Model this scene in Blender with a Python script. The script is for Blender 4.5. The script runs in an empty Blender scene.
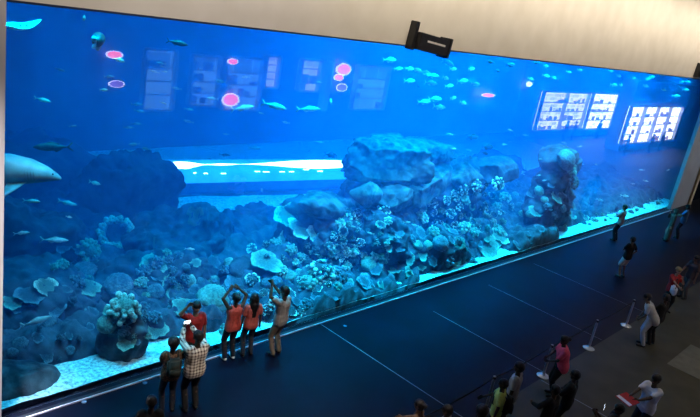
import bpy, bmesh, math, random
from mathutils import Vector, Matrix, noise
from mathutils.bvhtree import BVHTree
random.seed(7)
SC = bpy.context.scene
COL = SC.collection
PI = math.pi

# ------------------------------------------------------------------ camera
YAW, PITCH, ROLL, FPX = 0.8525, 0.3099, 0.1820, 656.84
CAM = Vector((-3.83, -10.79, 8.498))
fw = Vector((math.sin(YAW)*math.cos(PITCH), math.cos(YAW)*math.cos(PITCH), -math.sin(PITCH)))
r0 = Vector((math.cos(YAW), -math.sin(YAW), 0)); u0 = r0.cross(fw)
rt = r0*math.cos(ROLL)+u0*math.sin(ROLL); up = -r0*math.sin(ROLL)+u0*math.cos(ROLL)
cd = bpy.data.cameras.new('camera'); cam = bpy.data.objects.new('camera', cd); COL.objects.link(cam)
cd.sensor_width = 36; cd.lens = FPX/700*36; cd.clip_end = 300; cd.clip_start = .05
cam.matrix_world = Matrix(((rt.x, up.x, -fw.x, CAM.x), (rt.y, up.y, -fw.y, CAM.y), (rt.z, up.z, -fw.z, CAM.z), (0, 0, 0, 1)))
SC.camera = cam
def ray(px, py): return (fw+rt*((px-350)/FPX)-up*((py-208.5)/FPX))
def atY(px, py, Y): d = ray(px, py); return CAM+d*((Y-CAM.y)/d.y)
def atZ(px, py, Z): d = ray(px, py); return CAM+d*((Z-CAM.z)/d.z)
def ppm(P): return FPX/((P-CAM).dot(fw))         # pixels per metre at a point

# ------------------------------------------------------------------ world, lights, exposure
SC.view_settings.view_transform = 'Standard'; SC.view_settings.look = 'None'
SC.view_settings.gamma = 1; SC.view_settings.use_curve_mapping = False
SC.view_settings.exposure = 0.0
SC.cycles.volume_bounces = 2; SC.cycles.max_bounces = 10; SC.cycles.transparent_max_bounces = 16
SC.cycles.sample_clamp_indirect = 6
w = bpy.data.worlds.new('world'); SC.world = w; w.use_nodes = True
w.node_tree.nodes['Background'].inputs[0].default_value = (.05, .09, .16, 1)
w.node_tree.nodes['Background'].inputs[1].default_value = .02
def area(name, loc, size, power, color, direction=(0, 0, -1), spread=180):
    l = bpy.data.lights.new(name, 'AREA'); l.shape = 'RECTANGLE'; l.size, l.size_y = size
    l.energy = power; l.color = color; l.spread = math.radians(spread)
    o = bpy.data.objects.new(name, l); COL.objects.link(o); o.location = loc
    o.rotation_euler = Vector(direction).to_track_quat('-Z', 'Y').to_euler()
    return o
W, H, TD = 36.37, 7.55, 12.5       # viewing window width, height, tank depth
BLUE = (.0, .50, 1.0)
# lamp rows hanging over the open top of the tank
for i, (x, e) in enumerate([(1.5, .42), (5.0, .50), (8.5, 1.2), (12.0, 1.6), (15.5, 1.6), (19.5, 1.4), (24., 1.5), (28.5, 1.5), (33.5, 1.2)]):
    area('tank_front_lamp', (x, 1.0, 8.55), (3.4, .7), 370*e, (.0, .62, 1.0), spread=60)
    area('tank_middle_lamp', (x, 3.3, 8.55), (3.0, .8), 170*e, (.0, .56, 1.0), spread=70)
    area('tank_back_lamp', (x, 6.5, 8.6), (3.2, 3.5), 185*e, BLUE, spread=140)
# warm hall wash on the wall over the aquarium
for i, x in enumerate((3, 10, 17, 24, 31, 38)):
    area('wall_washer', (x, -2.4, 12.6), (6.9, .4), 128, (1.0, .91, .76) if i else (1.0, .93, .88), (0, 2.4, -3.2), 58)
area('left_wall_fill', (-1.5, -.8, 9.4), (1.2, .3), 330, (.97, .93, 1.0), (0.10, .62, -4.6), 34)  # unseen fill, added to brighten the wall strip left of the window
area('hall_downlight', (4.5, -7.5, 12.0), (.8, .8), 55, (1.0, .84, .70), (0, 4.9, -12), spread=34)
# dim warm hall downlights over the outer floor
for x in (14, 20, 27, 36):
    area('hall_downlight', (x, -9.0, 12.2), (1.2, 1.2), 42, (1.0, .86, .55), spread=76)

# ------------------------------------------------------------------ helpers
MATS = {}
def mat(name, c1, c2=None, rough=.6, scale=8, bump=0, emit=0, metal=0, spec=.5, detail=6, kind='noise', lo=.35, hi=.65, stretch=None):
    if name in MATS: return MATS[name]
    m = bpy.data.materials.new(name); m.use_nodes = True; nt = m.node_tree; N = nt.nodes; L = nt.links
    b = N['Principled BSDF']; b.inputs['Roughness'].default_value = rough; b.inputs['Metallic'].default_value = metal
    b.inputs['Specular IOR Level'].default_value = spec
    tc = N.new('ShaderNodeTexCoord'); mp = N.new('ShaderNodeMapping'); L.new(tc.outputs['Object'], mp.inputs[0])
    if stretch: mp.inputs['Scale'].default_value = stretch
    if kind == 'noise':
        t = N.new('ShaderNodeTexNoise'); t.inputs['Detail'].default_value = detail; out = t.outputs[0]
    elif kind == 'voronoi':
        t = N.new('ShaderNodeTexVoronoi'); out = t.outputs['Distance']
    elif kind == 'wave':
        t = N.new('ShaderNodeTexWave'); t.inputs['Distortion'].default_value = 12; t.inputs['Detail'].default_value = 3; out = t.outputs[0]
    t.inputs['Scale'].default_value = scale; L.new(mp.outputs[0], t.inputs['Vector'])
    if c2 is None: c2 = tuple(min(1, v*1.18+.002) for v in c1)
    r = N.new('ShaderNodeValToRGB'); r.color_ramp.elements[0].position = lo; r.color_ramp.elements[1].position = hi
    r.color_ramp.elements[0].color = (*c1, 1); r.color_ramp.elements[1].color = (*c2, 1)
    L.new(out, r.inputs[0]); L.new(r.outputs[0], b.inputs['Base Color'])
    if emit:
        L.new(r.outputs[0], b.inputs['Emission Color']); b.inputs['Emission Strength'].default_value = emit
    if bump:
        bp = N.new('ShaderNodeBump'); bp.inputs['Strength'].default_value = bump; bp.inputs['Distance'].default_value = .05
        L.new(out, bp.inputs['Height']); L.new(bp.outputs[0], b.inputs['Normal'])
    MATS[name] = m; return m
def link(name, me, m, parent=None, loc=None):
    o = bpy.data.objects.new(name, me); COL.objects.link(o)
    if m is not None and len(me.materials) == 0: me.materials.append(m)
    if parent: o.parent = parent
    if loc is not None: o.location = loc
    return o
def bobj(name, bm, m, parent=None, loc=None, smooth=False):
    bmesh.ops.recalc_face_normals(bm, faces=bm.faces)
    me = bpy.data.meshes.new(name); bm.to_mesh(me); bm.free()
    if smooth: me.polygons.foreach_set('use_smooth', [True]*len(me.polygons))
    return link(name, me, m, parent, loc)
def tag(o, label=None, cat=None, group=None, kind=None):
    if label: o['label'] = label
    if cat: o['category'] = cat
    if group: o['group'] = group
    if kind: o['kind'] = kind
    return o
def empty(name, loc, rz=0):
    o = bpy.data.objects.new(name, None); COL.objects.link(o); o.location = loc; o.rotation_euler = (0, 0, rz)
    o.empty_display_size = .2; return o
def box(bm, lo, hi, mtx=None):
    x0, y0, z0 = lo; x1, y1, z1 = hi
    vs = [bm.verts.new(p) for p in ((x0,y0,z0),(x1,y0,z0),(x1,y1,z0),(x0,y1,z0),(x0,y0,z1),(x1,y0,z1),(x1,y1,z1),(x0,y1,z1))]
    if mtx:
        for v in vs: v.co = mtx @ v.co
    for f in ((0,3,2,1),(4,5,6,7),(0,1,5,4),(1,2,6,5),(2,3,7,6),(3,0,4,7)): bm.faces.new([vs[i] for i in f])
def bbox(name, lo, hi, m, parent=None, bevel=0):
    bm = bmesh.new(); box(bm, lo, hi)
    if bevel: bmesh.ops.bevel(bm, geom=bm.edges[:], offset=bevel, segments=2, affect='EDGES')
    return bobj(name, bm, m, parent)
def struct(name, lo, hi, m): return tag(bbox(name, lo, hi, m), kind='structure')
def capsule(bm, a, b, ra, rb, n=12, hs=4):
    a, b = Vector(a), Vector(b); d = b-a; L = d.length
    if L < 1e-5: d = Vector((0, 0, 1)); L = 0
    q = d.to_track_quat('Z', 'Y'); rings = []
    for i in range(hs+1):
        t = -PI/2+PI/2*i/hs
        rings.append((ra*math.sin(t), ra*math.cos(t)))
    for i in range(hs+1):
        t = PI/2*i/hs
        rings.append((L+rb*math.sin(t), rb*math.cos(t)))
    prev = None
    for k, (z, r) in enumerate(rings):
        if r < 1e-6:
            cur = [bm.verts.new(a+q @ Vector((0, 0, z)))]
        else:
            cur = [bm.verts.new(a+q @ Vector((r*math.cos(2*PI*j/n), r*math.sin(2*PI*j/n), z))) for j in range(n)]
        if prev:
            for j in range(n):
                j2 = (j+1) % n
                if len(prev) == 1 and len(cur) > 1: bm.faces.new((prev[0], cur[j2], cur[j]))
                elif len(cur) == 1 and len(prev) > 1: bm.faces.new((prev[j], prev[j2], cur[0]))
                elif len(cur) > 1: bm.faces.new((prev[j], prev[j2], cur[j2], cur[j]))
        prev = cur
def tube(bm, pts, r, n=8):
    for i in range(len(pts)-1):
        rr = r if not isinstance(r, (list, tuple)) else r[i]
        r2 = r if not isinstance(r, (list, tuple)) else r[i+1]
        capsule(bm, pts[i], pts[i+1], rr, r2, n, 3)
def lathe(bm, prof, n=24, c=(0, 0, 0)):
    rings = []
    for r, z in prof:
        rings.append([bm.verts.new((c[0]+max(r, 1e-4)*math.cos(2*PI*j/n), c[1]+max(r, 1e-4)*math.sin(2*PI*j/n), c[2]+z)) for j in range(n)])
    for a, b in zip(rings, rings[1:]):
        for j in range(n): bm.faces.new((a[j], a[(j+1) % n], b[(j+1) % n], b[j]))
    bm.faces.new(rings[0][::-1]); bm.faces.new(rings[-1])
def remesh(bm, voxel, smooth=2):
    me = bpy.data.meshes.new('tmp'); bm.to_mesh(me); bm.free()
    o = bpy.data.objects.new('tmp', me); COL.objects.link(o)
    m = o.modifiers.new('r', 'REMESH'); m.mode = 'VOXEL'; m.voxel_size = voxel
    if smooth:
        s = o.modifiers.new('s', 'SMOOTH'); s.iterations = smooth; s.factor = .5
    bpy.context.view_layer.update()
    dg = bpy.context.evaluated_depsgraph_get()
    res = bpy.data.meshes.new_from_object(o.evaluated_get(dg))
    bpy.data.objects.remove(o); bpy.data.meshes.remove(me)
    res.polygons.foreach_set('use_smooth', [True]*len(res.polygons))
    return res

# ------------------------------------------------------------------ the hall
M_wall = mat('cream_plaster', (.62, .55, .45), (.68, .61, .51), .8, 1.2, .05)
M_wallL = mat('pale_plaster', (.60, .55, .53), (.64, .59, .57), .8, 1.2, .05)
M_dark = mat('dark_wall', (.02, .022, .03), (.03, .032, .04), .7, 2)
M_floor = mat('navy_polished_floor', (.0025, .003, .010), (.004, .005, .016), .42, .9, .02, spec=.11)
M_floor2 = mat('brown_grey_tiles', (.040, .038, .026), (.058, .054, .038), .55, 1.5, .03, spec=.3)
struct('floor', (-8, -5.05, -.2), (70, .20, 0), M_floor)
struct('floor_outer', (-8, -16, -.2), (70, -5.05, .0), M_floor2)
# wall around the viewing window: over it, to its left, to its right
struct('wall_front', (-8, 0, H), (48, .20, 13), M_wall)
struct('wall_front_left', (-8, 0, 0), (0, .20, H), M_wallL)
struct('wall_front_right', (W, 0, 0), (39.4, .20, H), mat('grey_plaster', (.52, .58, .60), (.56, .62, .64), .8, 1.5))
struct('wall_left', (-8.3, -16, 0), (-8, .45, 13), M_dark)
struct('wall_right', (70, -16, 0), (70.3, .45, 13), M_dark)
struct('wall_back', (-8, -16.3, 0), (70, -16, 13), M_dark)
struct('wall_far_side', (39.4, 2.2, 0), (70, 2.5, 13), M_dark)
struct('ceiling', (-8, -16, 13), (70, 2.5, 13.2), M_dark)
struct('trim_1', (39.4, -.12, 0), (39.75, .5, H), mat('gold_trim', (.62, .45, .22), (.70, .52, .27), .45, 3))
struct('trim_2', (0, -.09, 0), (W, 0.0, .03), mat('black_kerb', (.012, .013, .018), None, .4))
struct('trim_3', (0, -.112, .0), (W, -.09, .032), mat('steel_strip', (.75, .72, .85), (.85, .82, .95), .3, 4, metal=.0))
struct('trim_4', (0, -.02, H-.035), (W, .02, H), mat('dark_gasket', (.012, .02, .05), None, .5))
M_joint = mat('pale_joint', (.22, .25, .30), (.28, .31, .36), .4)
for k, (x, y0, y1, wd) in enumerate([(8.05, -8.5, -.1, .022), (11.75, -5.0, -1.2, .014), (15.3, -5.0, -.9, .012), (19, -5, -.6, .012), (11.3, -13, -5.1, .022)]):
    struct('trim_%d' % (k+5), (x-wd/2, y0, .0), (x+wd/2, y1, .003), M_joint)
# paler inlaid tile panel in the outer floor
p = atZ(688, 362, 0)
struct('trim_10', (p.x-.8, p.y-.75, 0), (p.x+1.4, p.y+.35, .004), mat('pale_floor_tile', (.10, .10, .085), (.15, .15, .13), .5, 3))
# small uplight lenses in the floor by the window
M_lens = mat('small_floor_lens', (.12, .2, .3), (.2, .3, .45), .2)
for i, (px, py) in enumerate([(84, 402), (145, 383), (345, 326), (448, 281), (423, 289)]):
    P = atZ(px, py, 0); bm = bmesh.new(); lathe(bm, [(.05, 0), (.05, .008), (.035, .012), (0, .012)], 14, (P.x, P.y, 0))
    tag(bobj('floor_stud', bm, M_lens), 'round metal floor stud '+['below the bottom left boulder', 'left of the patterned-top visitor', 'between the pale-shirted man and the kerb disc coral', 'by the kerb at the right sand strip', 'by the kerb below the centre reef'][i], 'floor stud', 'floor studs along the aquarium kerb')

# ------------------------------------------------------------------ tank shell, sand, water, pane
M_tank = mat('tank_backing', (.10, .15, .20), (.16, .22, .28), .8, .6, .2)
struct('wall_tank_back', (-2, TD, -1), (W+6, TD+.3, 9.4), M_tank)
struct('wall_tank_left', (-2.3, .2, -1), (-2, TD, 9.4), M_tank)
struct('wall_tank_right', (W+2, .2, -1), (W+2.3, TD, 9.4), M_tank)
struct('ceiling_tank', (-2.3, .2, 9.4), (W+6, TD+.3, 9.6), M_dark)
def sandz(x, y): return .12+.05*noise.noise((x*.9, y*.9, 3))+.02*noise.noise((x*3, y*3, 9))+.10*max(0, y-1.2)
def lerpt(x, t_):
    for (a, b), (c_, d_) in zip(t_, t_[1:]):
        if x <= c_: return b+(d_-b)*max(0, (x-a))/(c_-a)
    return t_[-1][1]
BEDY = [(-2, 1.0), (1, .95), (4.2, .9), (5.2, .45), (6.6, .4), (7.4, -.3), (12.4, -.3), (13.2, .35), (18.4, .45), (19.5, -.1), (22.5, -.1), (24.5, .7), (30, .8), (38, .9)]
def bedz(x, y):
    y0 = lerpt(x, BEDY)+.18*noise.noise((x*.8, 2, 5))
    k = max(0, min(1, (y-y0)/.45)); k = k*k*(3-2*k)
    dv, _ = noise.voronoi(Vector((x*1.7, y*1.7, .5)))
    z = -.25+k*.62+.14*max(0, y-y0)+k*(.36*noise.fractal(Vector((x*.9, y*.9, 1)), 1, 2, 5)+.30*(.45-dv[0])+.10*noise.noise(Vector((x*6, y*6, 2))))
    if y < .235: return -.3
    return z-max(0, y-5.2)*.5*(1 if x > 6 else 0)
bm = bmesh.new(); nx, ny = 300, 50
g = [[None]*(ny+1) for _ in range(nx+1)]
for i in range(nx+1):
    for j in range(ny+1):
        x = -1.98+(W+3.96)*i/nx; y = .22+(TD-.25)*(j/ny)**1.5
        g[i][j] = bm.verts.new((x, y, sandz(x, y)))
for i in range(nx):
    for j in range(ny): bm.faces.new((g[i][j], g[i+1][j], g[i+1][j+1], g[i][j+1]))
M_sand = mat('pale_coral_sand', (.16, .32, .34), (.60, .92, .92), .9, 14, .8, detail=8, lo=.3, hi=.62)
tag(bobj('sand', bm, M_sand, smooth=True), 'pale rippled sand covering the bottom of the aquarium', 'sand', kind='stuff')

bm = bmesh.new(); nx, ny = 640, 130; g = []  # dark rubble cover added so the floor behind the front sand reads as shaded
for i in range(nx+1):
    row = []
    for j in range(ny+1):
        x = -1.98+(W+3.96)*i/nx; y = .23+(TD-.25)*(j/ny)**1.4
        row.append(bm.verts.new((x, y, bedz(x, y))))
    g.append(row)
for i in range(nx):
    for j in range(ny): bm.faces.new((g[i][j], g[i+1][j], g[i+1][j+1], g[i][j+1]))
M_bed = mat('shade_rubble_bed', (.010, .013, .022), (.06, .078, .11), .95, 3, .9, detail=10)
BED = tag(bobj('shade_rubble_bed', bm, M_bed, smooth=True), 'dark rubble ground added for the shade between and behind the reef rocks', 'rubble', kind='stuff')

m = bpy.data.materials.new('aquarium_water'); m.use_nodes = True; nt = m.node_tree; nt.nodes.clear()
out = nt.nodes.new('ShaderNodeOutputMaterial'); tr = nt.nodes.new('ShaderNodeBsdfTransparent')
ab = nt.nodes.new('ShaderNodeVolumeAbsorption'); ab.inputs['Color'].default_value = (.0, .62, .93, 1); ab.inputs['Density'].default_value = .11
sc = nt.nodes.new('ShaderNodeVolumeScatter'); sc.inputs['Color'].default_value = (.004, .34, 1, 1); sc.inputs['Density'].default_value = .046
ad = nt.nodes.new('ShaderNodeAddShader')
nt.links.new(ab.outputs[0], ad.inputs[0]); nt.links.new(sc.outputs[0], ad.inputs[1])
nt.links.new(ad.outputs[0], out.inputs['Volume']); nt.links.new(tr.outputs[0], out.inputs['Surface'])
M_water = m
tag(bbox('water', (-1.99, .21, -.9), (W+1.99, TD-.01, 8.2), M_water), 'deep blue clear water filling the whole aquarium behind the window', 'water', kind='stuff')

m = bpy.data.materials.new('acrylic_pane'); m.use_nodes = True; nt = m.node_tree; nt.nodes.clear(); N = nt.nodes; L = nt.links
out = N.new('ShaderNodeOutputMaterial'); tr = N.new('ShaderNodeBsdfTransparent'); gl = N.new('ShaderNodeBsdfGlossy'); gl.inputs['Roughness'].default_value = 0
ge = N.new('ShaderNodeNewGeometry'); dt = N.new('ShaderNodeVectorMath'); dt.operation = 'DOT_PRODUCT'
L.new(ge.outputs['Incoming'], dt.inputs[0]); L.new(ge.outputs['Normal'], dt.inputs[1])
ch = [('ABSOLUTE', None), ('SUBTRACT', 1), ('POWER', 5), ('MULTIPLY_ADD', None)]
a = N.new('ShaderNodeMath'); a.operation = 'ABSOLUTE'; L.new(dt.outputs['Value'], a.inputs[0])
b = N.new('ShaderNodeMath'); b.operation = 'SUBTRACT'; b.inputs[0].default_value = 1; L.new(a.outputs[0], b.inputs[1])
c = N.new('ShaderNodeMath'); c.operation = 'POWER'; c.inputs[1].default_value = 5; L.new(b.outputs[0], c.inputs[0])
d = N.new('ShaderNodeMath'); d.operation = 'MULTIPLY_ADD'; d.inputs[1].default_value = .86; d.inputs[2].default_value = .12; L.new(c.outputs[0], d.inputs[0])
e = N.new('ShaderNodeMath'); e.operation = 'SUBTRACT'; e.inputs[0].default_value = 1; L.new(ge.outputs['Backfacing'], e.inputs[1])
f = N.new('ShaderNodeMath'); f.operation = 'MULTIPLY'; L.new(d.outputs[0], f.inputs[0]); L.new(e.outputs[0], f.inputs[1])
mx = N.new('ShaderNodeMixShader'); L.new(f.outputs[0], mx.inputs[0]); L.new(tr.outputs[0], mx.inputs[1]); L.new(gl.outputs[0], mx.inputs[2])
L.new(mx.outputs[0], out.inputs['Surface']); M_pane = m
struct('window_1', (0, .01, 0), (W, .20, H), M_pane)

# lamp housings above the water
M_black = mat('black_metal', (.010, .010, .012), (.02, .02, .022), .45)

# ------------------------------------------------------------------ lit walk-through tunnel far back in the tank
A = atY(150, 163, 9.2); B = atY(360, 160, 7.6)
A.z = B.z = 0; d = (B-A).normalized(); nrm = Vector((-d.y, d.x, 0))
A = A-d*1.5; B = B+d*2.5; Ln = (B-A).length
tun = empty('viewing_tunnel', A, math.atan2(d.y, d.x))
tag(tun, 'bright lit walk-through tunnel crossing the back of the aquarium left of the big boulder', 'tunnel')
RT, ZC = .95, .85
TUNL = [(1.5, 3.6, .22), (3.3, 5.0, .05), (4.7, Ln-1.0, .30)]
def arch(r0_, r1_, x0, x1, seg=24, a0=0, a1=PI):
    bm = bmesh.new(); rows = []
    for x in (x0, x1):
        for r in (r0_, r1_):
            rows.append([bm.verts.new((x, r*math.cos(a0+(a1-a0)*k/seg), ZC+r*math.sin(a0+(a1-a0)*k/seg))) for k in range(seg+1)])
    i0, o0, i1, o1 = rows
    for k in range(seg):
        bm.faces.new((o0[k], o0[k+1], o1[k+1], o1[k])); bm.faces.new((i0[k], i1[k], i1[k+1], i0[k+1]))
        bm.faces.new((i0[k], i0[k+1], o0[k+1], o0[k])); bm.faces.new((i1[k], o1[k], o1[k+1], i1[k+1]))
    bm.faces.new((i0[0], o0[0], o1[0], i1[0])); bm.faces.new((i0[-1], i1[-1], o1[-1], o0[-1]))
    return bm
M_arch = mat('tunnel_arch', (.05, .25, .45), (.08, .32, .55), .15, 2)
bobj('tunnel_shell', arch(RT-.06, RT, 0, Ln), M_arch, tun, smooth=True)
bb = bbox('base', (0, -RT-.1, -.1), (Ln, RT+.1, ZC), mat('tunnel_base', (.08, .12, .16), None, .7), tun)
M_glow = mat('tunnel_glow', (.7, .95, 1.0), (1, 1, 1), .3, 2, emit=8)
for (x0, x1, hw) in TUNL:  # strip widths swell and taper to shape the glare of the lit interior
    bm = bmesh.new(); n_ = 24; G_ = {}
    for r_ in (0, 1):
        for c_ in range(9):
            for k in range(n_+1):
                a_ = PI/2+.34+(c_/4-1)*hw*max(.05, math.sin(PI*k/n_))**2; q_ = RT+.02*r_
                G_[r_, c_, k] = bm.verts.new((x0+(x1-x0)*k/n_, q_*math.cos(a_), ZC+q_*math.sin(a_)))
    for c_ in range(8):
        for k in range(n_):
            for r_ in (0, 1): bm.faces.new((G_[r_, c_, k], G_[r_, c_+1, k], G_[r_, c_+1, k+1], G_[r_, c_, k+1]))
    for k in range(n_):
        for c_ in (0, 8): bm.faces.new((G_[0, c_, k], G_[1, c_, k], G_[1, c_, k+1], G_[0, c_, k+1]))
    bobj('glow_strip', bm, M_glow, tun)
bm = arch(RT, RT+.008, 1.5, Ln-.6, 12, PI/2-.2, PI/2+1.15); bobj('streak_halo', bm, mat('streak_halo_glow', (.02, .45, .85), (.04, .6, 1), .3, 1.2, emit=1.1), tun)  # emissive band added around the strips to imitate their soft halo
rg = random.Random(3)
for k in range(11):  # glowing dashes stand in for caustics below the bright streak
    if k == 4: continue
    x0 = 2.2+k*.60+rg.uniform(-.15, .2); a0 = PI/2+.72+rg.uniform(-.06, .06)
    bobj('caustic_dash', arch(RT, RT+.02, x0, x0+rg.uniform(.1, .3), 3, a0, a0+.035), M_glow, tun)

# ------------------------------------------------------------------ rocks
ROCKS = []
def rockmesh(rad, seed, rough=.28, sub=5, flat=0, freq=1.0, craggy=.5, rot=None, boxy=0):
    bm = bmesh.new(); bmesh.ops.create_icosphere(bm, subdivisions=sub, radius=1)
    so = Vector((seed*13.7, seed*5.1, seed*9.3))
    rg_ = random.Random(int(seed*31)); cuts = []
    for _ in range(11):
        n_ = Vector((rg_.gauss(0, 1), rg_.gauss(0, 1), rg_.gauss(0, .8))).normalized(); cuts.append((n_, rg_.uniform(.62, .88)))
    R_ = Matrix.Rotation(0, 3, 'Z') if rot is None else rot
    for v in bm.verts:
        p = v.co.copy()
        for n_, d_ in cuts:
            e_ = p.dot(n_)-d_
            if e_ > 0: p -= n_*e_*.85
        q = Vector((p.x*rad[0], p.y*rad[1], p.z*rad[2]))
        n1 = noise.fractal(q*.55*freq+so, 1.0, 2.0, 4)
        n2 = 1-abs(noise.noise(q*1.3*freq+so*2))*2
        n3 = noise.noise(q*5*freq+so)
        dv, _ = noise.voronoi(q*1.15*freq+so+Vector((n1, n3, n2))*.25); dv2, _ = noise.voronoi(q*3.1*freq+so)
        k = 1+rough*n1*.8+rough*craggy*.35*(n2-.5)+rough*.12*n3-rough*craggy*1.1*(dv[0]-.35)+rough*.45*(min(.5, dv2[1]-dv2[0])-.2)
        if boxy:
            p1 = p.normalized(); mx_ = max(abs(p1.x), abs(p1.y), abs(p1.z)); k *= 1+boxy*(1/mx_-1)
        if flat: p.z = math.copysign(abs(p.z)**(1+flat*.0), p.z); p.z = max(-1, min(p.z, 1-flat*.5))
        v.co = R_ @ Vector((p.x*rad[0]*k, p.y*rad[1]*k, p.z*rad[2]*k))
    return bm
M_rock = mat('reef_rock_stone', (.008, .012, .018), (.085, .115, .135), .9, 2.8, 1.0, detail=10, lo=.38, hi=.66)
M_rockd = mat('dark_reef_stone', (.010, .013, .022), (.055, .07, .105), .9, 2.4, 1.0, detail=10, lo=.38, hi=.68)
def rot(x=0, y=0, z=0): return (Matrix.Rotation(math.radians(z), 3, 'Z') @ Matrix.Rotation(math.radians(y), 3, 'Y') @ Matrix.Rotation(math.radians(x), 3, 'X'))
def rock(loc, rad, label, seed, m=M_rock, **k):
    k.setdefault('sub', 6 if max(rad) > 1.2 else 5); k.setdefault('rough', .32)
    bm = rockmesh(rad, seed, **k)
    loc = Vector(loc)
    for v in bm.verts:      # nothing of a rock crosses the pane
        if v.co.y+loc.y < .26: v.co.y = .26-loc.y+.02*random.random()
    o = bobj('reef_rock', bm, m, loc=loc, smooth=True)
    tag(o, label, 'rock'); ROCKS.append(o); return o
P = atY
rock((.55, .95, .0), (.95, .7, .70), 'smooth blue-grey boulder at the bottom left corner of the window', 1, rough=.18)
rock(P(124, 336, 1.0), (.66, .6, .84), 'coral-topped boulder standing on the pale sand at lower left', 2, rough=.3, rot=rot(y=8))
rock((1.6, 3.4, .3), (2.2, 1.3, 1.25), 'dark low reef rock behind the bottom left boulder', 3, M_rockd)
rock((1.9, 5.2, .9), (2.6, 1.3, 1.7), 'dark reef rock under the crusty corals at far left', 4, M_rockd)
rock((5.0, 3.1, .3), (2.1, 1.1, 1.05), 'low reef rock carrying flat corals behind the boy in red', 5, M_rockd)
rock(P(192, 232, 4.6)-Vector((0, 0, .45)), (1.75, 1.25, 1.45), 'large dark blue outcrop left of centre below the bright tunnel', 6, M_rockd, rough=.22, rot=rot(y=-8))
rock((6.3, 4.4, .5), (1.9, 1.3, 1.3), 'dark rock mass at the foot of the large left outcrop', 7, M_rockd)
rock((8.3, 2.3, .1), (2.0, 1.2, 1.15), 'reef rock behind the three raised-arm visitors', 8, M_rockd)
rock((8.9, 1.3, -.1), (1.5, .8, .8), 'low rubble ridge by the glass behind the man in pale shirt', 9)
rock((10.6, 2.6, .8), (2.2, 1.5, 1.5), 'broad reef slope covered in bright corals left of centre', 10, M_rockd)
rock((12.6, 2.0, .7), (2.3, 1.5, 1.5), 'centre reef slope running down to the kerb', 11, M_rockd)
rock((14.4, 3.3, 1.5), (2.6, 1.7, 1.9), 'tall centre reef body below the flat-topped boulder', 12, M_rockd)
rock((17.5, 3.0, 1.3), (2.5, 1.5, 1.8), 'reef slope of pale round corals right of centre', 13, M_rockd)
rock((17.4, 1.5, .4), (1.9, .9, 1.0), 'low coral bank above the right-hand sand strip', 14, M_rockd)
rock((14.9, 1.25, .5), (1.7, .85, 1.1), 'dark reef foot touching the glass at the centre', 15, M_rockd)
rock(P(386, 161, 2.7), (1.66, .95, .80), 'large flat-topped boulder with a pale scarred face on the centre reef', 21, rough=.26, rot=rot(y=2, z=-20), freq=1.3, boxy=.75, sub=6)
rock(P(424, 150, 3.3), (1.25, .9, .50), 'wedge-shaped rock behind the large flat-topped boulder', 22, rough=.3, rot=rot(y=8), boxy=.3)
rock(P(366, 194, 2.0), (.58, .5, .36), 'rounded pale rock under the left end of the flat-topped boulder', 23, rough=.18)
rock(P(322, 205, 2.5), (1.15, .7, .42), 'pale ledge sloping left from the flat-topped boulder', 24, rough=.28, rot=rot(y=12))
rock(P(430, 182, 2.4), (1.75, .6, .42), 'long slanting ledge crossing the centre reef', 25, rough=.3, rot=rot(y=-16, z=8), boxy=.4)
rock(P(392, 198, 2.0), (.9, .5, .5), 'broken rock under the slanting ledge', 26, rough=.34, boxy=.3)
rock(P(497, 168, 2.2), (1.15, .75, .48), 'dark flat rock capping the right end of the centre reef', 27, M_rockd, rough=.26, rot=rot(y=-4), boxy=.4)
rock(P(464, 176, 2.2), (.95, .7, .55), 'hollow rock between the slanting ledge and the dark cap rock', 28, rough=.34)
rock(P(128, 194, 6.6), (1.75, 1.0, 1.75), 'dark tall rock hiding the left end of the bright tunnel', 29, M_rockd, rough=.25)
# the pillar on the right
rock(P(541, 236, 1.3), (1.45, .75, 1.1), 'wide foot of the rock pillar right of the centre reef', 31, M_rockd)
rock(P(548, 205, 1.55), (1.75, .95, 1.75), 'middle of the tall rock pillar right of the centre reef', 32, M_rockd)
rock(P(557, 178, 1.6), (1.35, .85, 1.25), 'shoulder of the tall rock pillar', 34, M_rockd)
rock(P(558, 158, 1.7), (1.15, .8, .8), 'rounded head of the tall rock pillar', 33, M_rockd, rough=.24)
# low rocks along the right sand strip
for k, (x, y, s) in enumerate([(25.4, 1.9, .6), (27.6, 2.2, .55), (30.2, 2.4, .7), (33.2, 2.2, .5), (35.6, 1.8, .6)]):
    rock((x, y, .2), (s*1.5, s, s), ['low rock just right of the pillar foot', 'low rock on the right sand strip, second from the pillar', 'low rock on the right sand strip behind the man at the glass',
         'low rock on the sand right of the man at the glass', 'low rock in the far right corner of the tank'][k], 40+k, M_rockd, sub=4)
# background reef far back
for k, (x, y, z, a, b, c) in enumerate([(3, 8.8, 1.0, 3, 1.4, 2.2), (19, 7.5, .3, 3.2, 1.6, 1.6), (26, 6.5, .3, 3.6, 1.6, 1.8), (33, 5.5, .2, 3, 1.5, 1.4)]):
    rock((x, y, z), (a, b, c), ['hazy reef rock far back behind the shark', 'hazy reef rock far back behind the centre reef', 'hazy low reef rock behind the pillar', 'hazy low reef rock far back at the right'][k], 50+k, M_rockd, sub=4)

bpy.context.view_layer.update()
vs, fs = [], []
for o in ROCKS+[BED]:
    b0 = len(vs); vs += [o.matrix_world @ v.co for v in o.data.vertices]
    fs += [tuple(b0+i for i in p.vertices) for p in o.data.polygons]
bvh = BVHTree.FromPolygons(vs, fs)
def hit(px, py):
    d = ray(px, py).normalized(); h = bvh.ray_cast(CAM, d)
    if h[0] is not None and h[0].z > sandz(h[0].x, h[0].y): return h[0], h[1]
    q = atZ(px, py, .2)
    if q.y > .4: 
        for _ in range(4): q = atZ(px, py, sandz(q.x, q.y))
        return q, Vector((0, 0, 1))
    return None, None

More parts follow.
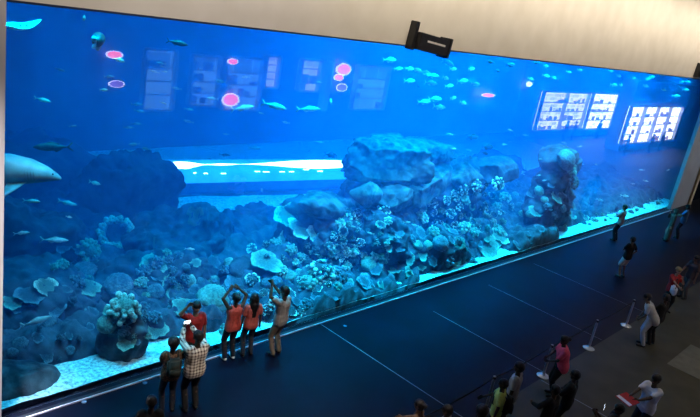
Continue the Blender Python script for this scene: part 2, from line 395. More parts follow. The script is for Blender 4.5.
# ------------------------------------------------------------------ corals
CM = [mat('coral_teal', (.22, .50, .42), (.60, .95, .80), .8, 9, .5, lo=.35, hi=.62),
      mat('coral_pale', (.35, .45, .42), (.95, 1.0, .92), .8, 12, .5, lo=.4, hi=.6),
      mat('coral_dull', (.10, .16, .16), (.35, .48, .46), .85, 8, .5, lo=.35, hi=.65),
      mat('coral_speckled', (.07, .12, .13), (1.0, 1.0, .95), .7, 16, .4, lo=.47, hi=.60)]
CMR = None
def tip_mat(name, base, tip, r0_, r1_, sc_, spd):
    m = bpy.data.materials.new(name); m.use_nodes = True; nt = m.node_tree; N = nt.nodes; L = nt.links; b = N['Principled BSDF']; b.inputs['Roughness'].default_value = .8
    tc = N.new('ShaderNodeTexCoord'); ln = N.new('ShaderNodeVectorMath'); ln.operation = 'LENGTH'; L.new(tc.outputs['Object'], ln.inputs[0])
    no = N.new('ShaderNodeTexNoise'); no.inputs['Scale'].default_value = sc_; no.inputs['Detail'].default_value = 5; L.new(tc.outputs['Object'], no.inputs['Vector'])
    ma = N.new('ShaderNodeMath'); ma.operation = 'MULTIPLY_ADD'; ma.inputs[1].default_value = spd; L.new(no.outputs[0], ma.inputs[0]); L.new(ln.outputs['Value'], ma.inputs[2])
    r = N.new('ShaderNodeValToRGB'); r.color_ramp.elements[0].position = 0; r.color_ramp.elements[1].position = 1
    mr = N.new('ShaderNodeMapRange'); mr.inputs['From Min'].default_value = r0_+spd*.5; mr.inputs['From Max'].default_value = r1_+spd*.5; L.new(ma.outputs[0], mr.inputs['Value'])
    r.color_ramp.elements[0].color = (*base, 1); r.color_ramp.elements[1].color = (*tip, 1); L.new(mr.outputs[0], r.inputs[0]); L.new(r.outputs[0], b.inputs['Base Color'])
    bp = N.new('ShaderNodeBump'); bp.inputs['Strength'].default_value = .6; bp.inputs['Distance'].default_value = .05; L.new(no.outputs[0], bp.inputs['Height']); L.new(bp.outputs[0], b.inputs['Normal'])
    return m
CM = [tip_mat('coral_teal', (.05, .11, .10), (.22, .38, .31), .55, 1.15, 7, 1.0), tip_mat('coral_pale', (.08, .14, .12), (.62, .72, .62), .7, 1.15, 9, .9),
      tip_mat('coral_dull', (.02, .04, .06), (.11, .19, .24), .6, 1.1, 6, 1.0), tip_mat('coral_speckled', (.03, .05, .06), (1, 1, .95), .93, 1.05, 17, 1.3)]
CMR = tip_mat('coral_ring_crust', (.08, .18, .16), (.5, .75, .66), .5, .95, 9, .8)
M_brain = mat('brain_coral_folds', (.10, .22, .20), (.65, .9, .8), .8, 5, .8, kind='wave', lo=.35, hi=.7)
def plate_mesh(seed, n=44):
    bm = bmesh.new(); rng = random.Random(seed); ph = [rng.uniform(0, 6.28) for _ in range(5)]
    def R_(a): return 1+.13*math.sin(2*a+ph[0])+.10*math.sin(3*a+ph[1])+.06*math.sin(7*a+ph[2])+.035*math.sin(13*a+ph[3])
    top, bot = [], []
    for t in (0.02, .2, .4, .6, .75, .88, .97, 1.0):
        rt_, rb_ = [], []
        for j in range(n):
            a = 2*PI*j/n; r = t*R_(a)
            z = .09*t**2+.035*t*t*math.sin(6*a+ph[4])+.02*noise.noise((r*math.cos(a)*5, r*math.sin(a)*5, seed))
            rt_.append(bm.verts.new((r*math.cos(a), r*math.sin(a), z+.03*(1-t))))
            rb_.append(bm.verts.new((r*math.cos(a)*.98, r*math.sin(a)*.98, z-.07-.25*(1-t)**2)))
        top.append(rt_); bot.append(rb_)
    for L_ in (top, bot):
        for a, b in zip(L_, L_[1:]):
            for j in range(n): bm.faces.new((a[j], a[(j+1) % n], b[(j+1) % n], b[j]))
    for j in range(n): bm.faces.new((top[-1][j], top[-1][(j+1) % n], bot[-1][(j+1) % n], bot[-1][j]))
    bm.faces.new(top[0]); bm.faces.new(bot[0][::-1])
    return bm
def brain_mesh(seed):
    bm = bmesh.new(); bmesh.ops.create_icosphere(bm, subdivisions=4, radius=1)
    for v in bm.verts:
        q = v.co*2.0+Vector((seed*3, 0, 0))
        g_ = abs(noise.noise(q*1.8+Vector((noise.noise(q*2), noise.noise(q*2+Vector((5, 5, 5))), 0))))
        v.co *= .92+.22*g_+.12*noise.noise(q*.6)
        v.co.z = v.co.z*.72
    return bm
def knob_mesh(seed, n=46, rr=(.12, .24)):
    bm = bmesh.new(); rng = random.Random(seed)
    bmesh.ops.create_icosphere(bm, subdivisions=2, radius=.72)
    for k in range(n):
        zc = rng.uniform(-.1, 1); a = rng.uniform(0, 2*PI); s = math.sqrt(max(0, 1-zc*zc)); R_ = rng.uniform(.72, 1.0)
        c = Vector((s*math.cos(a), s*math.sin(a), zc*.75))*R_
        capsule(bm, c*.5, c, .07, rng.uniform(*rr), 8, 3)
    return bm
def branch_mesh(seed, n=34):
    bm = bmesh.new(); rng = random.Random(seed)
    capsule(bm, (0, 0, -.1), (0, 0, .05), .3, .25, 10, 3)
    for k in range(n):
        a = rng.uniform(0, 2*PI); t = rng.uniform(.1, 1.1); d_ = Vector((math.sin(t)*math.cos(a), math.sin(t)*math.sin(a), math.cos(t)))
        m_ = d_*rng.uniform(.45, .6); e_ = m_+(d_+Vector((rng.uniform(-.5, .5), rng.uniform(-.5, .5), rng.uniform(0, .6)))).normalized()*rng.uniform(.3, .5)
        e2 = m_+(d_+Vector((rng.uniform(-.6, .6), rng.uniform(-.6, .6), rng.uniform(0, .5)))).normalized()*rng.uniform(.25, .4)
        capsule(bm, (0, 0, 0), m_, .07, .055, 6, 2); capsule(bm, m_, e_, .055, .045, 6, 2); capsule(bm, m_, e2, .05, .04, 6, 2)
    return bm
def ring_mesh(seed):
    bm = bmesh.new(); rng = random.Random(seed)
    for k in range(64):
        a = 2*PI*k/64; c = Vector((.78*math.cos(a), .78*math.sin(a), 0))
        for _ in range(3):
            q = c+Vector((rng.uniform(-.16, .16), rng.uniform(-.16, .16), rng.uniform(-.1, .16)))
            capsule(bm, q, q+Vector((0, 0, .05)), rng.uniform(.08, .14), rng.uniform(.06, .11), 8, 3)
    return bm
def mk(bm):
    bmesh.ops.recalc_face_normals(bm, faces=bm.faces)
    me = bpy.data.meshes.new('coral'); bm.to_mesh(me); bm.free(); me.polygons.foreach_set('use_smooth', [True]*len(me.polygons)); return me
LIB = {'plate': [mk(plate_mesh(s)) for s in range(4)], 'brain': [mk(brain_mesh(s)) for s in range(3)],
       'knob': [mk(knob_mesh(s)) for s in range(4)], 'branch': [mk(branch_mesh(s)) for s in range(3)], 'ring': [mk(ring_mesh(1))]}
MESHC = {}
def coral(kind, px, py, size_px, m, label, group=None, tilt=None, seed=0, Y=None, asp=1.0):
    if Y is None:
        Pt, nr = hit(px, py)
        if Pt is None: return None
    else: Pt, nr = atY(px, py, Y), Vector((0, -.5, .8))
    s = size_px/2/ppm(Pt)
    i = seed % len(LIB[kind]); key = (kind, i, m.name)
    if key not in MESHC:
        me = LIB[kind][i].copy(); me.materials.clear(); me.materials.append(m); MESHC[key] = me
    name = {'plate': 'plate_coral', 'brain': 'brain_coral', 'knob': 'knobbly_coral', 'branch': 'branching_coral', 'ring': 'ring_coral'}[kind]
    o = bpy.data.objects.new(name, MESHC[key]); COL.objects.link(o)
    ax = (nr*.6+Vector((0, -.35, .75))).normalized() if tilt is None else Vector(tilt).normalized()
    q = ax.to_track_quat('Z', 'Y')
    from mathutils import Quaternion
    o.rotation_mode = 'QUATERNION'; o.rotation_quaternion = q @ Quaternion((0, 0, 1), seed*2.399)
    o.scale = (s, s*asp, s)
    o.location = Pt+ax*(s*(.3 if kind == 'ring' else .05))
    dy = .23+s*1.0-o.location.y
    if dy > 0: o.location.y += dy
    tag(o, label, 'coral', group); return o
T, PA, D, S = CM
specific = [
 ('ring', 116, 235, 37, CMR, 'ring-shaped crusty coral with a dark hollow centre at left'),
 ('knob', 88, 250, 24, T, 'crusty pale coral just left below the ring-shaped coral'),
 ('knob', 82, 262, 18, D, 'small crusty coral between the ring-shaped coral and the bright tuft at left'),
 ('branch', 52, 270, 16, PA, 'bright cyan coral tuft at upper left of the dark reef'),
 ('brain', 86, 270, 22, D, 'dull rounded coral left of the small sponge mound'),
 ('plate', 46, 287, 22, PA, 'bright striped shell-like coral near the left edge'),
 ('plate', 30, 296, 26, D, 'pale flat coral sloping down to the left edge'),
 ('plate', 12, 302, 20, T, 'flat coral cut by the left edge of the window'),
 ('brain', 119, 286, 30, D, 'round dull coral mound above the coral-topped boulder'),
 ('plate', 88, 288, 26, T, 'narrow slanting plate coral left of the round dull mound'),
 ('plate', 155, 264, 26, T, 'plate coral with bright speckled edge right of the ring-shaped coral'),
 ('plate', 172, 287, 26, T, 'flat oval coral plate above the boy in red, left one'),
 ('brain', 189, 281, 14, PA, 'small striped coral dome above the boy in red'),
 ('knob', 124, 309, 32, PA, 'bright frilled coral on top of the standing left boulder'),
 ('brain', 107, 324, 20, T, 'coral patch on the left flank of the standing left boulder'),
 ('plate', 126, 341, 20, T, 'oval coral plate low on the front of the standing left boulder'),
 ('branch', 134, 337, 8, PA, 'tiny bright coral tuft on the front of the standing left boulder'),
 ('plate', 157, 330, 20, T, 'pale coral on the sand between the boulder and the patterned-top woman'),
 ('plate', 184, 308, 26, T, 'large flat coral just left of the boy in red'),
 ('brain', 213, 300, 34, T, 'big round coral right of the boy in red'),
 ('plate', 215, 288, 26, T, 'flat coral above the big round coral by the boy'),
 ('plate', 240, 282, 30, D, 'dull coral shelf above the girl in the coral top'),
 ('plate', 290, 215, 28, PA, 'slanting pale plate coral on the ledge left of centre'),
 ('plate', 300, 229, 26, PA, 'upper of the two overlapping table corals left of centre'),
 ('plate', 316, 236, 20, PA, 'right one of the overlapping table corals left of centre'),
 ('plate', 287, 240, 20, PA, 'brightest small table coral left of the overlapping pair'),
 ('knob', 328, 247, 12, S, 'small speckled coral ball below the table corals'),
 ('knob', 252, 250, 12, S, 'speckled coral tuft at the left end of the centre reef'),
 ('plate', 266, 262, 30, T, 'long slanting plate coral above the girl with long hair'),
 ('knob', 281, 271, 14, PA, 'bright coral tuft above the man in pale shirt'),
 ('knob', 322, 272, 26, S, 'glittering white coral clump right of the man in pale shirt'),
 ('knob', 306, 262, 16, S, 'small glittering coral left of the white clump'),
 ('knob', 352, 250, 14, PA, 'bright white coral on the centre slope'),
 ('plate', 379, 296, 27, PA, 'big fan-like disc coral standing at the kerb right of centre'),
 ('plate', 404, 290, 24, T, 'pale slanting coral right of the fan-like disc'),
 ('brain', 350, 297, 14, D, 'small round coral left of the fan-like disc'),
 ('ring', 412, 277, 9, PA, 'tiny bright ring coral above the kerb at centre'),
 ('ring', 458, 244, 14, T, 'open ring of coral low on the right reef slope'),
 ('plate', 487, 245, 30, T, 'frilled coral at the right foot of the centre reef'),
 ('plate', 499, 236, 20, PA, 'bright coral tips at the right foot of the centre reef'),
 ('brain', 566, 160, 22, D, 'weathered dome coral on the head of the pillar'),
 ('knob', 571, 170, 14, T, 'crusty pale coral on the right shoulder of the pillar'),
 ('plate', 556, 198, 14, T, 'small pale coral halfway up the pillar'),
 ('plate', 535, 212, 14, T, 'small oval coral low on the pillar'),
 ('knob', 571, 182, 16, D, 'rough coral on the right side of the pillar'),
]
for k, (kd, px, py, sz, mm, lb) in enumerate(specific):
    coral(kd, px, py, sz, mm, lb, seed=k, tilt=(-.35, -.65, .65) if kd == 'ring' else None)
def settle(items):      # items: (object, px, py, base words); the ones nothing tells apart keep sharing
    by = {}
    for it in items: by.setdefault(it[3], []).append(it)
    for base, L_ in by.items():
        L_.sort(key=lambda t_: t_[1]); n_ = len(L_)
        for k, it in enumerate(L_):
            w_ = ['', ][0] if n_ == 1 else (['left one', 'right one'][k] if n_ == 2 else ['left one', 'middle one', 'right one'][k] if n_ == 3 else ['leftmost', 'second from left', 'second from right', 'rightmost'][k] if n_ == 4 else ['leftmost', 'second from left', 'middle one', 'second from right', 'rightmost'][k] if n_ == 5 else '')
            it[0]['label'] = base+(', '+w_ if w_ else '')
def cell(poly, x, y):
    xs = [p[0] for p in poly]; ys = [p[1] for p in poly]
    a = int(3.999*(x-min(xs))/(max(xs)-min(xs))); b = int(2.999*(y-min(ys))/(max(ys)-min(ys)))
    return ['top', 'middle', 'bottom'][b]+' '+['far left', 'mid left', 'mid right', 'far right'][a]
def inside(poly, x, y):
    c = False
    for i in range(len(poly)):
        x1, y1 = poly[i]; x2, y2 = poly[i-1]
        if (y1 > y) != (y2 > y) and x < (x2-x1)*(y-y1)/(y2-y1)+x1: c = not c
    return c
regions = [
 ([(425, 200), (500, 178), (512, 205), (500, 230), (430, 228), (418, 215)], 62, (8, 15), [S, PA, S, T], ['knob', 'ring', 'knob', 'branch'], 'pale round coral packed on the upper right slope of the centre reef', 'packed pale corals on the upper right reef slope'),
 ([(340, 215), (385, 205), (395, 240), (372, 262), (335, 258), (330, 235)], 34, (8, 14), [S, PA, D, S], ['knob', 'ring', 'branch', 'knob'], 'glittering coral knob on the centre slope under the pale ledge', 'glittering corals under the pale ledge'),
 ([(290, 255), (345, 245), (352, 285), (300, 290)], 26, (8, 16), [S, T, PA], ['knob', 'plate', 'branch'], 'speckled coral right of the man in pale shirt', 'speckled corals right of the man in pale shirt'),
 ([(388, 232), (450, 232), (450, 275), (440, 282), (385, 296), (362, 286), (378, 256)], 48, (10, 20), [T, D, D, T], ['plate', 'brain', 'knob', 'plate'], 'teal coral on the middle of the centre reef slope above the kerb', 'teal corals on the middle reef slope'),
 ([(450, 232), (500, 228), (495, 258), (455, 268)], 22, (8, 16), [D, T, D], ['knob', 'plate', 'branch'], 'dull coral at the lower right of the centre reef', 'dull corals at the lower right of the reef'),
 ([(300, 285), (375, 262), (372, 300), (310, 318)], 26, (10, 20), [D, T, D], ['plate', 'knob', 'brain'], 'dull coral low on the reef between the man in pale shirt and the disc coral', 'dull corals low on the reef left of the disc coral'),
 ([(225, 285), (300, 270), (305, 315), (225, 335)], 26, (9, 19), [D, T, S], ['plate', 'knob', 'brain'], 'coral behind the three visitors raising their arms', 'corals behind the visitors raising their arms'),
 ([(150, 250), (235, 262), (230, 300), (150, 322), (130, 290)], 28, (8, 18), [D, T, D, D], ['brain', 'plate', 'knob', 'knob'], 'hazy blue coral on the low reef behind the boy in red', 'hazy corals behind the boy in red'),
 ([(10, 300), (95, 270), (95, 330), (60, 360), (10, 355)], 20, (8, 17), [D, D, D], ['plate', 'brain', 'branch'], 'dim blue coral on the dark reef at far left', 'dim corals on the dark left reef'),
 ([(60, 245), (100, 235), (110, 265), (60, 300)], 8, (9, 16), [T, D], ['knob', 'plate'], 'small crusty coral below left of the ring-shaped coral', 'crusty corals near the ring-shaped coral'),
 ([(515, 185), (575, 175), (572, 235), (515, 250)], 26, (7, 14), [D, D, T], ['knob', 'plate', 'brain'], 'dull coral growing on the rock pillar', 'dull corals on the pillar'),
 ([(250, 245), (335, 232), (330, 250), (255, 268)], 12, (8, 14), [D, T, S], ['plate', 'knob', 'branch'], 'small coral under the table corals left of centre', 'small corals under the table corals'),
 ([(578, 220), (662, 196), (662, 203), (580, 230)], 26, (4, 10), [PA, D, T], ['branch', 'knob', 'plate'], 'small coral on the bright sand strip at the right', 'small corals on the right sand strip'),
 ([(98, 310), (150, 312), (148, 340), (105, 345)], 8, (8, 14), [T, D], ['plate', 'knob'], 'coral crust on the standing left boulder', 'coral crusts on the standing left boulder'),
]
SHORT = ['in the packed upper right slope', 'under the pale ledge', 'right of the pale-shirted man', 'on the middle reef slope', 'low at the reef right end', 'left of the kerb disc coral', 'behind the raised-arm visitors', 'behind the boy in red', 'on the dark left reef', 'near the big ring coral', 'on the rock pillar', 'under the table corals', 'on the right sand strip', 'on the standing left boulder']
for ri, (poly, n, sr, ms, ks, lb, gp) in enumerate(regions):
    made = []; rng = random.Random(100+ri); xs = [p[0] for p in poly]; ys = [p[1] for p in poly]; cnt = 0; pts = []
    for _ in range(6000):
        x, y = rng.uniform(min(xs), max(xs)), rng.uniform(min(ys), max(ys))
        if not inside(poly, x, y): continue
        sz = rng.uniform(*sr)
        if any((x-a)**2+(y-b)**2 < (.42*(sz+c_))**2 for a, b, c_ in pts): continue
        pts.append((x, y, sz)); j = rng.randrange(100)
        mm = ms[(j//7) % len(ms)]; kd = ks[j % len(ks)]
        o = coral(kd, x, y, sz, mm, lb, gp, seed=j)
        if o: made.append((o, x, y, ('small ' if sz < (sr[0]+sr[1])/2 else 'larger ')+{T.name: 'teal', PA.name: 'pale', D.name: 'dull', S.name: 'speckled'}[mm.name]+' '+{'plate': 'plate', 'brain': 'dome', 'knob': 'knobbly', 'branch': 'branching', 'ring': 'ring'}[kd]+' coral '+SHORT[ri]+', '+cell(poly, x, y)))
        cnt += 1
        if cnt >= n: break
    settle(made)

# ------------------------------------------------------------------ fish
def fish_mesh(deep=.34, thick=.16, tail=.22, fork=.5):
    bm = bmesh.new(); n = 12; prof = [(0, .02, .015), (.06, .32, .42), (.18, .74, .8), (.34, 1, 1), (.52, .9, .9), (.7, .55, .55), (.82, .26, .28), (.9, .17, .10)]
    rings = []
    for t, hh, ww in prof:
        rings.append([bm.verts.new((.5-t, thick/2*ww*math.cos(2*PI*j/n), deep/2*hh*math.sin(2*PI*j/n))) for j in range(n)])
    for a, b in zip(rings, rings[1:]):
        for j in range(n): bm.faces.new((a[j], a[(j+1) % n], b[(j+1) % n], b[j]))
    bm.faces.new(rings[0]); bm.faces.new(rings[-1][::-1])
    def fin(pts, y0=.006, off=(0, 0, 0)):
        a = [bm.verts.new((p[0]+off[0], off[1]+y0+(p[2] if len(p) > 2 else 0), p[1]+off[2])) for p in pts]
        b = [bm.verts.new((p[0]+off[0], off[1]-y0+(p[2] if len(p) > 2 else 0), p[1]+off[2])) for p in pts]
        bm.faces.new(a); bm.faces.new(b[::-1])
        for i in range(len(a)): bm.faces.new((a[i], b[i], b[(i+1) % len(a)], a[(i+1) % len(a)]))
    fin([(-.38, 0), (-.52, tail*.9), (-.56, tail*.85), (-.5+.1*fork*-1+.1, 0), (-.56, -tail*.85), (-.52, -tail*.9)])
    fin([(.18, deep*.42), (.02, deep*.66), (-.22, deep*.36), (-.2, deep*.28)])
    fin([(-.02, -deep*.42), (-.10, -deep*.62), (-.26, -deep*.3), (-.2, -deep*.22)])
    for s_ in (1, -1): fin([(.2, -.02, 0), (.06, -deep*.3, s_*.09), (.02, -deep*.12, s_*.08)], off=(0, s_*thick*.42, 0))
    return bm
def fm(name, bm, m):
    bmesh.ops.recalc_face_normals(bm, faces=bm.faces); me = bpy.data.meshes.new(name); bm.to_mesh(me); bm.free()
    me.polygons.foreach_set('use_smooth', [True]*len(me.polygons)); me.materials.append(m); return me
M_silver = mat('silver_fish_skin', (.30, .38, .38), (.6, .7, .7), .35, 6, metal=.0)
M_darkf = mat('dark_fish_skin', (.015, .02, .03), (.05, .06, .07), .5, 6)
M_grey = mat('grey_fish_skin', (.25, .32, .34), (.42, .52, .54), .5, 6)
FM = {('jack', 'silver'): fm('jack', fish_mesh(.36, .16), M_silver), ('jack', 'dark'): fm('jackd', fish_mesh(.42, .16), M_darkf),
      ('slim', 'silver'): fm('slim', fish_mesh(.22, .13, .14), M_silver), ('slim', 'dark'): fm('slimd', fish_mesh(.24, .13, .14), M_darkf),
      ('jack', 'grey'): fm('jackg', fish_mesh(.38, .16), M_grey), ('slim', 'grey'): fm('slimg', fish_mesh(.24, .13, .15), M_grey)}
def fish(kind, tone, px, py, len_px, Y, label, group=None, heading=None, rng=random):
    Pt = atY(px, py, Y); s = len_px/ppm(Pt)
    o = bpy.data.objects.new('fish', FM[(kind, tone)]); COL.objects.link(o)
    # heading 0 = swims to picture right (away), 180 = to the left
    hd = heading if heading is not None else rng.choice((0, 180))+rng.uniform(-25, 25)
    o.rotation_euler = (0, math.radians(rng.uniform(-12, 12)), math.radians(-48+hd+15)); o.scale = (s,)*3; o.location = Pt
    tag(o, label, 'fish', group)
    if group: FG.setdefault(group, []).append((o, px, py, tone, label))
    return o
FG = {}
single = [
 ('slim', 'silver', 43, 100, 18, 1.4, 'pale slim fish near the left edge between the ray and the shark', -20),
 ('slim', 'dark', 178, 43, 22, 1.0, 'dark fish near the top edge left of the red oval reflections', 20),
 ('slim', 'dark', 52, 147, 36, 2.0, 'long thin dark fish just above the shark', 180),
 ('jack', 'silver', 95, 183, 11, 2.0, 'small pale fish right of the shark nose', 0),
 ('slim', 'silver', 55, 240, 26, 2.5, 'slim blue-grey fish below the shark above the left reef', 20),
 ('jack', 'silver', 69, 217, 6, 1.5, 'tiny bright fish left of the ring-shaped coral', 0),
 ('slim', 'grey', 22, 233, 15, 2.2, 'grey fish near the left edge under the shark', 0),
 ('slim', 'grey', 32, 201, 16, 2.0, 'dim grey fish directly under the shark belly', 0),
 ('slim', 'grey', 68, 203, 18, 2.4, 'dim fish right of and below the shark', 0),
 ('jack', 'grey', 84, 18, 14, .8, 'pale round fish at the top edge left of centre', 90),
 ('jack', 'silver', 119, 60, 12, 1.0, 'pale fish right of the black and white fish', 0),
 ('jack', 'silver', 104, 90, 8, .7, 'small cyan fish below the violet oval reflection', 0),
 ('slim', 'dark', 225, 155, 11, 5, 'dark fish swimming in front of the lit tunnel', 0),
 ('slim', 'dark', 193, 166, 9, 5, 'small dark fish at the left end of the lit tunnel', 90),
 ('slim', 'dark', 210, 159, 6, 5, 'tiny dark fish over the lit tunnel', 90),
 ('jack', 'dark', 331, 155, 13, 4, 'dark oval fish left of the flat-topped boulder', 0),
 ('slim', 'dark', 309, 151, 7, 4, 'small dark fish upper left of the flat-topped boulder', 60),
 ('jack', 'dark', 473, 137, 13, 2.0, 'dark oval fish above the right end of the centre reef', 0),
 ('jack', 'dark', 488, 147, 13, 2.0, 'dark fish right below the dark oval fish over the reef', 0),
 ('jack', 'dark', 485, 153, 8, 2.4, 'small dark fish touching the cap rock', 0),
 ('jack', 'dark', 490, 62, 7, .8, 'small dark fish near the top edge right of the black lamp', 0),
 ('jack', 'dark', 511, 65, 10, 1.2, 'dark fish near the top edge, right of the small dark one', 0),
 ('jack', 'dark', 498, 71, 5, 1.0, 'tiny dark fish between two dark fish near the top', 0),
 ('jack', 'dark', 536, 63, 6, 1.0, 'small dark fish at the top edge above the shop reflection', 0),
 ('jack', 'dark', 558, 80, 6, 1.0, 'dark fish just above the first shop reflection', 60),
 ('slim', 'dark', 418, 86, 6, 1.2, 'tiny dark fish below the black lamp', 90),
 ('slim', 'silver', 243, 108, 24, 1.5, 'pale long fish below the larger red oval reflection, left one', 20),
 ('slim', 'silver', 275, 106, 26, 1.4, 'bright long fish below the grey window reflections', 10),
 ('slim', 'silver', 309, 109, 24, 1.6, 'pale long fish right of the bright long one', 5),
 ('jack', 'silver', 331, 101, 12, .9, 'bright white round fish under the red oval reflections', 90),
 ('slim', 'grey', 262, 190, 14, 5, 'hazy fish right of the large dark outcrop', 90),
 ('slim', 'silver', 190, 249, 11, 2, 'slim pale fish on the dark outcrop face', 20),
 ('slim', 'grey', 37, 321, 30, 1.6, 'long dim fish slanting over the dark left reef', 35),
 ('slim', 'silver', 560, 210, 8, 1.0, 'pale slim fish at the foot of the pillar', 0),
 ('slim', 'silver', 625, 196, 10, 1.0, 'pale fish above the man at the right glass', 0),
 ('slim', 'silver', 646, 181, 7, .8, 'small bright fish below the last shop reflection', 0),
 ('slim', 'silver', 668, 170, 7, .8, 'small bright fish near the right edge of the window', 30),
 ('slim', 'grey', 600, 200, 9, 1.3, 'grey fish right of the pillar above the sand', 0),
 ('slim', 'dark', 437, 104, 7, 1.4, 'small dark fish in open water above the centre reef', 30),
]
rf = random.Random(5)
for kd, tn, px, py, lp, Y, lb, hd in single: fish(kd, tn, px, py, lp, Y, lb, None, hd, rf)
for px, py in [(388, 57), (400, 66), (409, 66), (418, 67), (428, 70), (434, 73), (444, 75), (450, 83), (447, 60), (455, 66), (441, 52), (455, 95), (437, 96), (424, 99), (470, 66), (462, 78), (476, 81), (429, 80), (409, 78), (440, 104), (464, 100)]:
    fish('jack', 'silver', px+rf.uniform(-2, 2), py+3, rf.uniform(9, 14), rf.uniform(.7, 2.5), 'silvery arched fish in the school below the black lamp', 'school of silver fish below the lamp', rf.uniform(-30, 30), rf)
for px, py in [(546, 66), (546, 76), (554, 78), (580, 70), (569, 72), (611, 71), (619, 76), (621, 85), (614, 85), (634, 78), (648, 79), (652, 77), (646, 86), (664, 90), (682, 82), (676, 96), (686, 90), (688, 82), (697, 87), (531, 79)]:
    fish('jack', 'silver', px, py, rf.uniform(6, 9), rf.uniform(.6, 1.6), 'small silvery fish near the top edge of the window above the shop reflections', 'small silver fish above the shop reflections', rf.uniform(-30, 30), rf)
for k in range(26):
    fish('slim', 'grey', rf.uniform(60, 330), rf.uniform(60, 150), rf.uniform(6, 13), rf.uniform(3, 6.5), 'faint hazy fish in the open blue water of the upper left half', 'hazy fish in the upper left water', None, rf)
for k in range(26):
    fish('slim', 'grey', rf.uniform(450, 660), rf.uniform(110, 195), rf.uniform(4, 8), rf.uniform(1, 4), 'faint small fish in the blue water around the pillar', 'faint fish around the pillar', None, rf)
for k in range(14):
    fish('slim', 'silver', rf.uniform(270, 500), rf.uniform(215, 285), rf.uniform(5, 8), rf.uniform(.5, .9), 'tiny pale fish hovering over the centre reef corals', 'tiny fish over the reef corals', None, rf)

for gp, L_ in FG.items():
    pl = [(min(a[1] for a in L_), min(a[2] for a in L_)), (max(a[1] for a in L_)+.1, max(a[2] for a in L_)+.1)]
    SF = {'school of silver fish below the lamp': 'silver fish in school below black lamp', 'small silver fish above the shop reflections': 'small silver fish above the shop reflections',
          'hazy fish in the upper left water': 'faint hazy fish in open upper left water', 'faint fish around the pillar': 'faint small fish in water around the pillar', 'tiny fish over the reef corals': 'tiny pale fish over the centre reef corals'}[gp]
    settle([(a[0], a[1], a[2], SF+', '+cell(pl, a[1], a[2])+' of them') for a in L_])
# black and white fish
Pt = atY(98, 42, 1.0)
root = empty('fish', Pt, math.radians(60)); tag(root, 'stubby black and white fish near the top left', 'fish')
bm = bmesh.new(); capsule(bm, (-.09, 0, .02), (.09, 0, .05), .10, .12, 14, 5)
o = bobj('body', bm, M_darkf, root, smooth=True)
bm = bmesh.new(); capsule(bm, (.03, 0, -.12), (.05, .0, -.06), .045, .07, 12, 4); bobj('belly', bm, M_silver, root, smooth=True)
bm = bmesh.new(); capsule(bm, (-.17, .03, .0), (-.26, .05, .08), .02, .05, 8, 3); capsule(bm, (-.17, .03, .0), (-.24, .05, -.07), .02, .04, 8, 3); bobj('tail_fin', bm, mat('pale_fin', (.2, .6, .7), None, .5), root, smooth=True)

# large shark entering from the left
Pt = atY(10, 171, 1.3)
sk = empty('shark', Pt, math.radians(-25)); tag(sk, 'large pale blue shark coming in from the left edge', 'shark')
bm = bmesh.new(); L_ = 2.3; n = 20; rings = []
prof = [(.0, .02, .04, -.09), (.03, .07, .10, -.07), (.1, .15, .18, -.03), (.22, .25, .26, 0), (.38, .32, .31, 0), (.55, .28, .26, 0), (.72, .17, .16, .01), (.88, .08, .06, .02), (1.0, .05, .03, .03)]
for t, hh, ww, dz in prof:
    rings.append([bm.verts.new((.86-L_*t, ww*math.cos(2*PI*j/n), dz+hh*math.sin(2*PI*j/n)*(1 if math.sin(2*PI*j/n) > 0 else .8))) for j in range(n)])
for a, b in zip(rings, rings[1:]):
    for j in range(n): bm.faces.new((a[j], a[(j+1) % n], b[(j+1) % n], b[j]))
bm.faces.new(rings[0]); bm.faces.new(rings[-1][::-1])
def slab(bm, pts, t, nrm_):
    nrm_ = Vector(nrm_)*t; a = [bm.verts.new(Vector(p)+nrm_) for p in pts]; b = [bm.verts.new(Vector(p)-nrm_) for p in pts]
    bm.faces.new(a); bm.faces.new(b[::-1])
    for i in range(len(a)): bm.faces.new((a[i], b[i], b[(i+1) % len(a)], a[(i+1) % len(a)]))
slab(bm, [(-.05, 0, .25), (-.35, 0, .62), (-.43, 0, .58), (-.36, 0, .27)], .015, (0, 1, 0))
slab(bm, [(-1.35, 0, 0), (-1.8, 0, .5), (-1.75, 0, .4), (-1.55, 0, 0), (-1.7, 0, -.25)], .012, (0, 1, 0))
for s_ in (1, -1): slab(bm, [(.30, s_*.2, -.12), (-.02, s_*.62, -.28), (-.12, s_*.6, -.28), (.0, s_*.2, -.14)], .013, (0, 0, 1))
o = bobj('body', bm, mat('shark_skin', (.10, .24, .29), (.18, .38, .43), .5, 3, .1), sk, smooth=True)
for s_ in (1, -1):
    bm = bmesh.new(); bmesh.ops.create_uvsphere(bm, u_segments=10, v_segments=8, radius=.018); bobj('eye', bm, M_darkf, sk, loc=(.72, s_*.135, .03))
    bm = bmesh.new()
    for k in range(4): slab(bm, [(.42-k*.05, s_*.255, -.07), (.40-k*.05, s_*.265, .09), (.395-k*.05, s_*.265, .09), (.415-k*.05, s_*.255, -.07)], .008, (0, s_, 0))
    bobj('gill_slits', bm, M_darkf, sk)

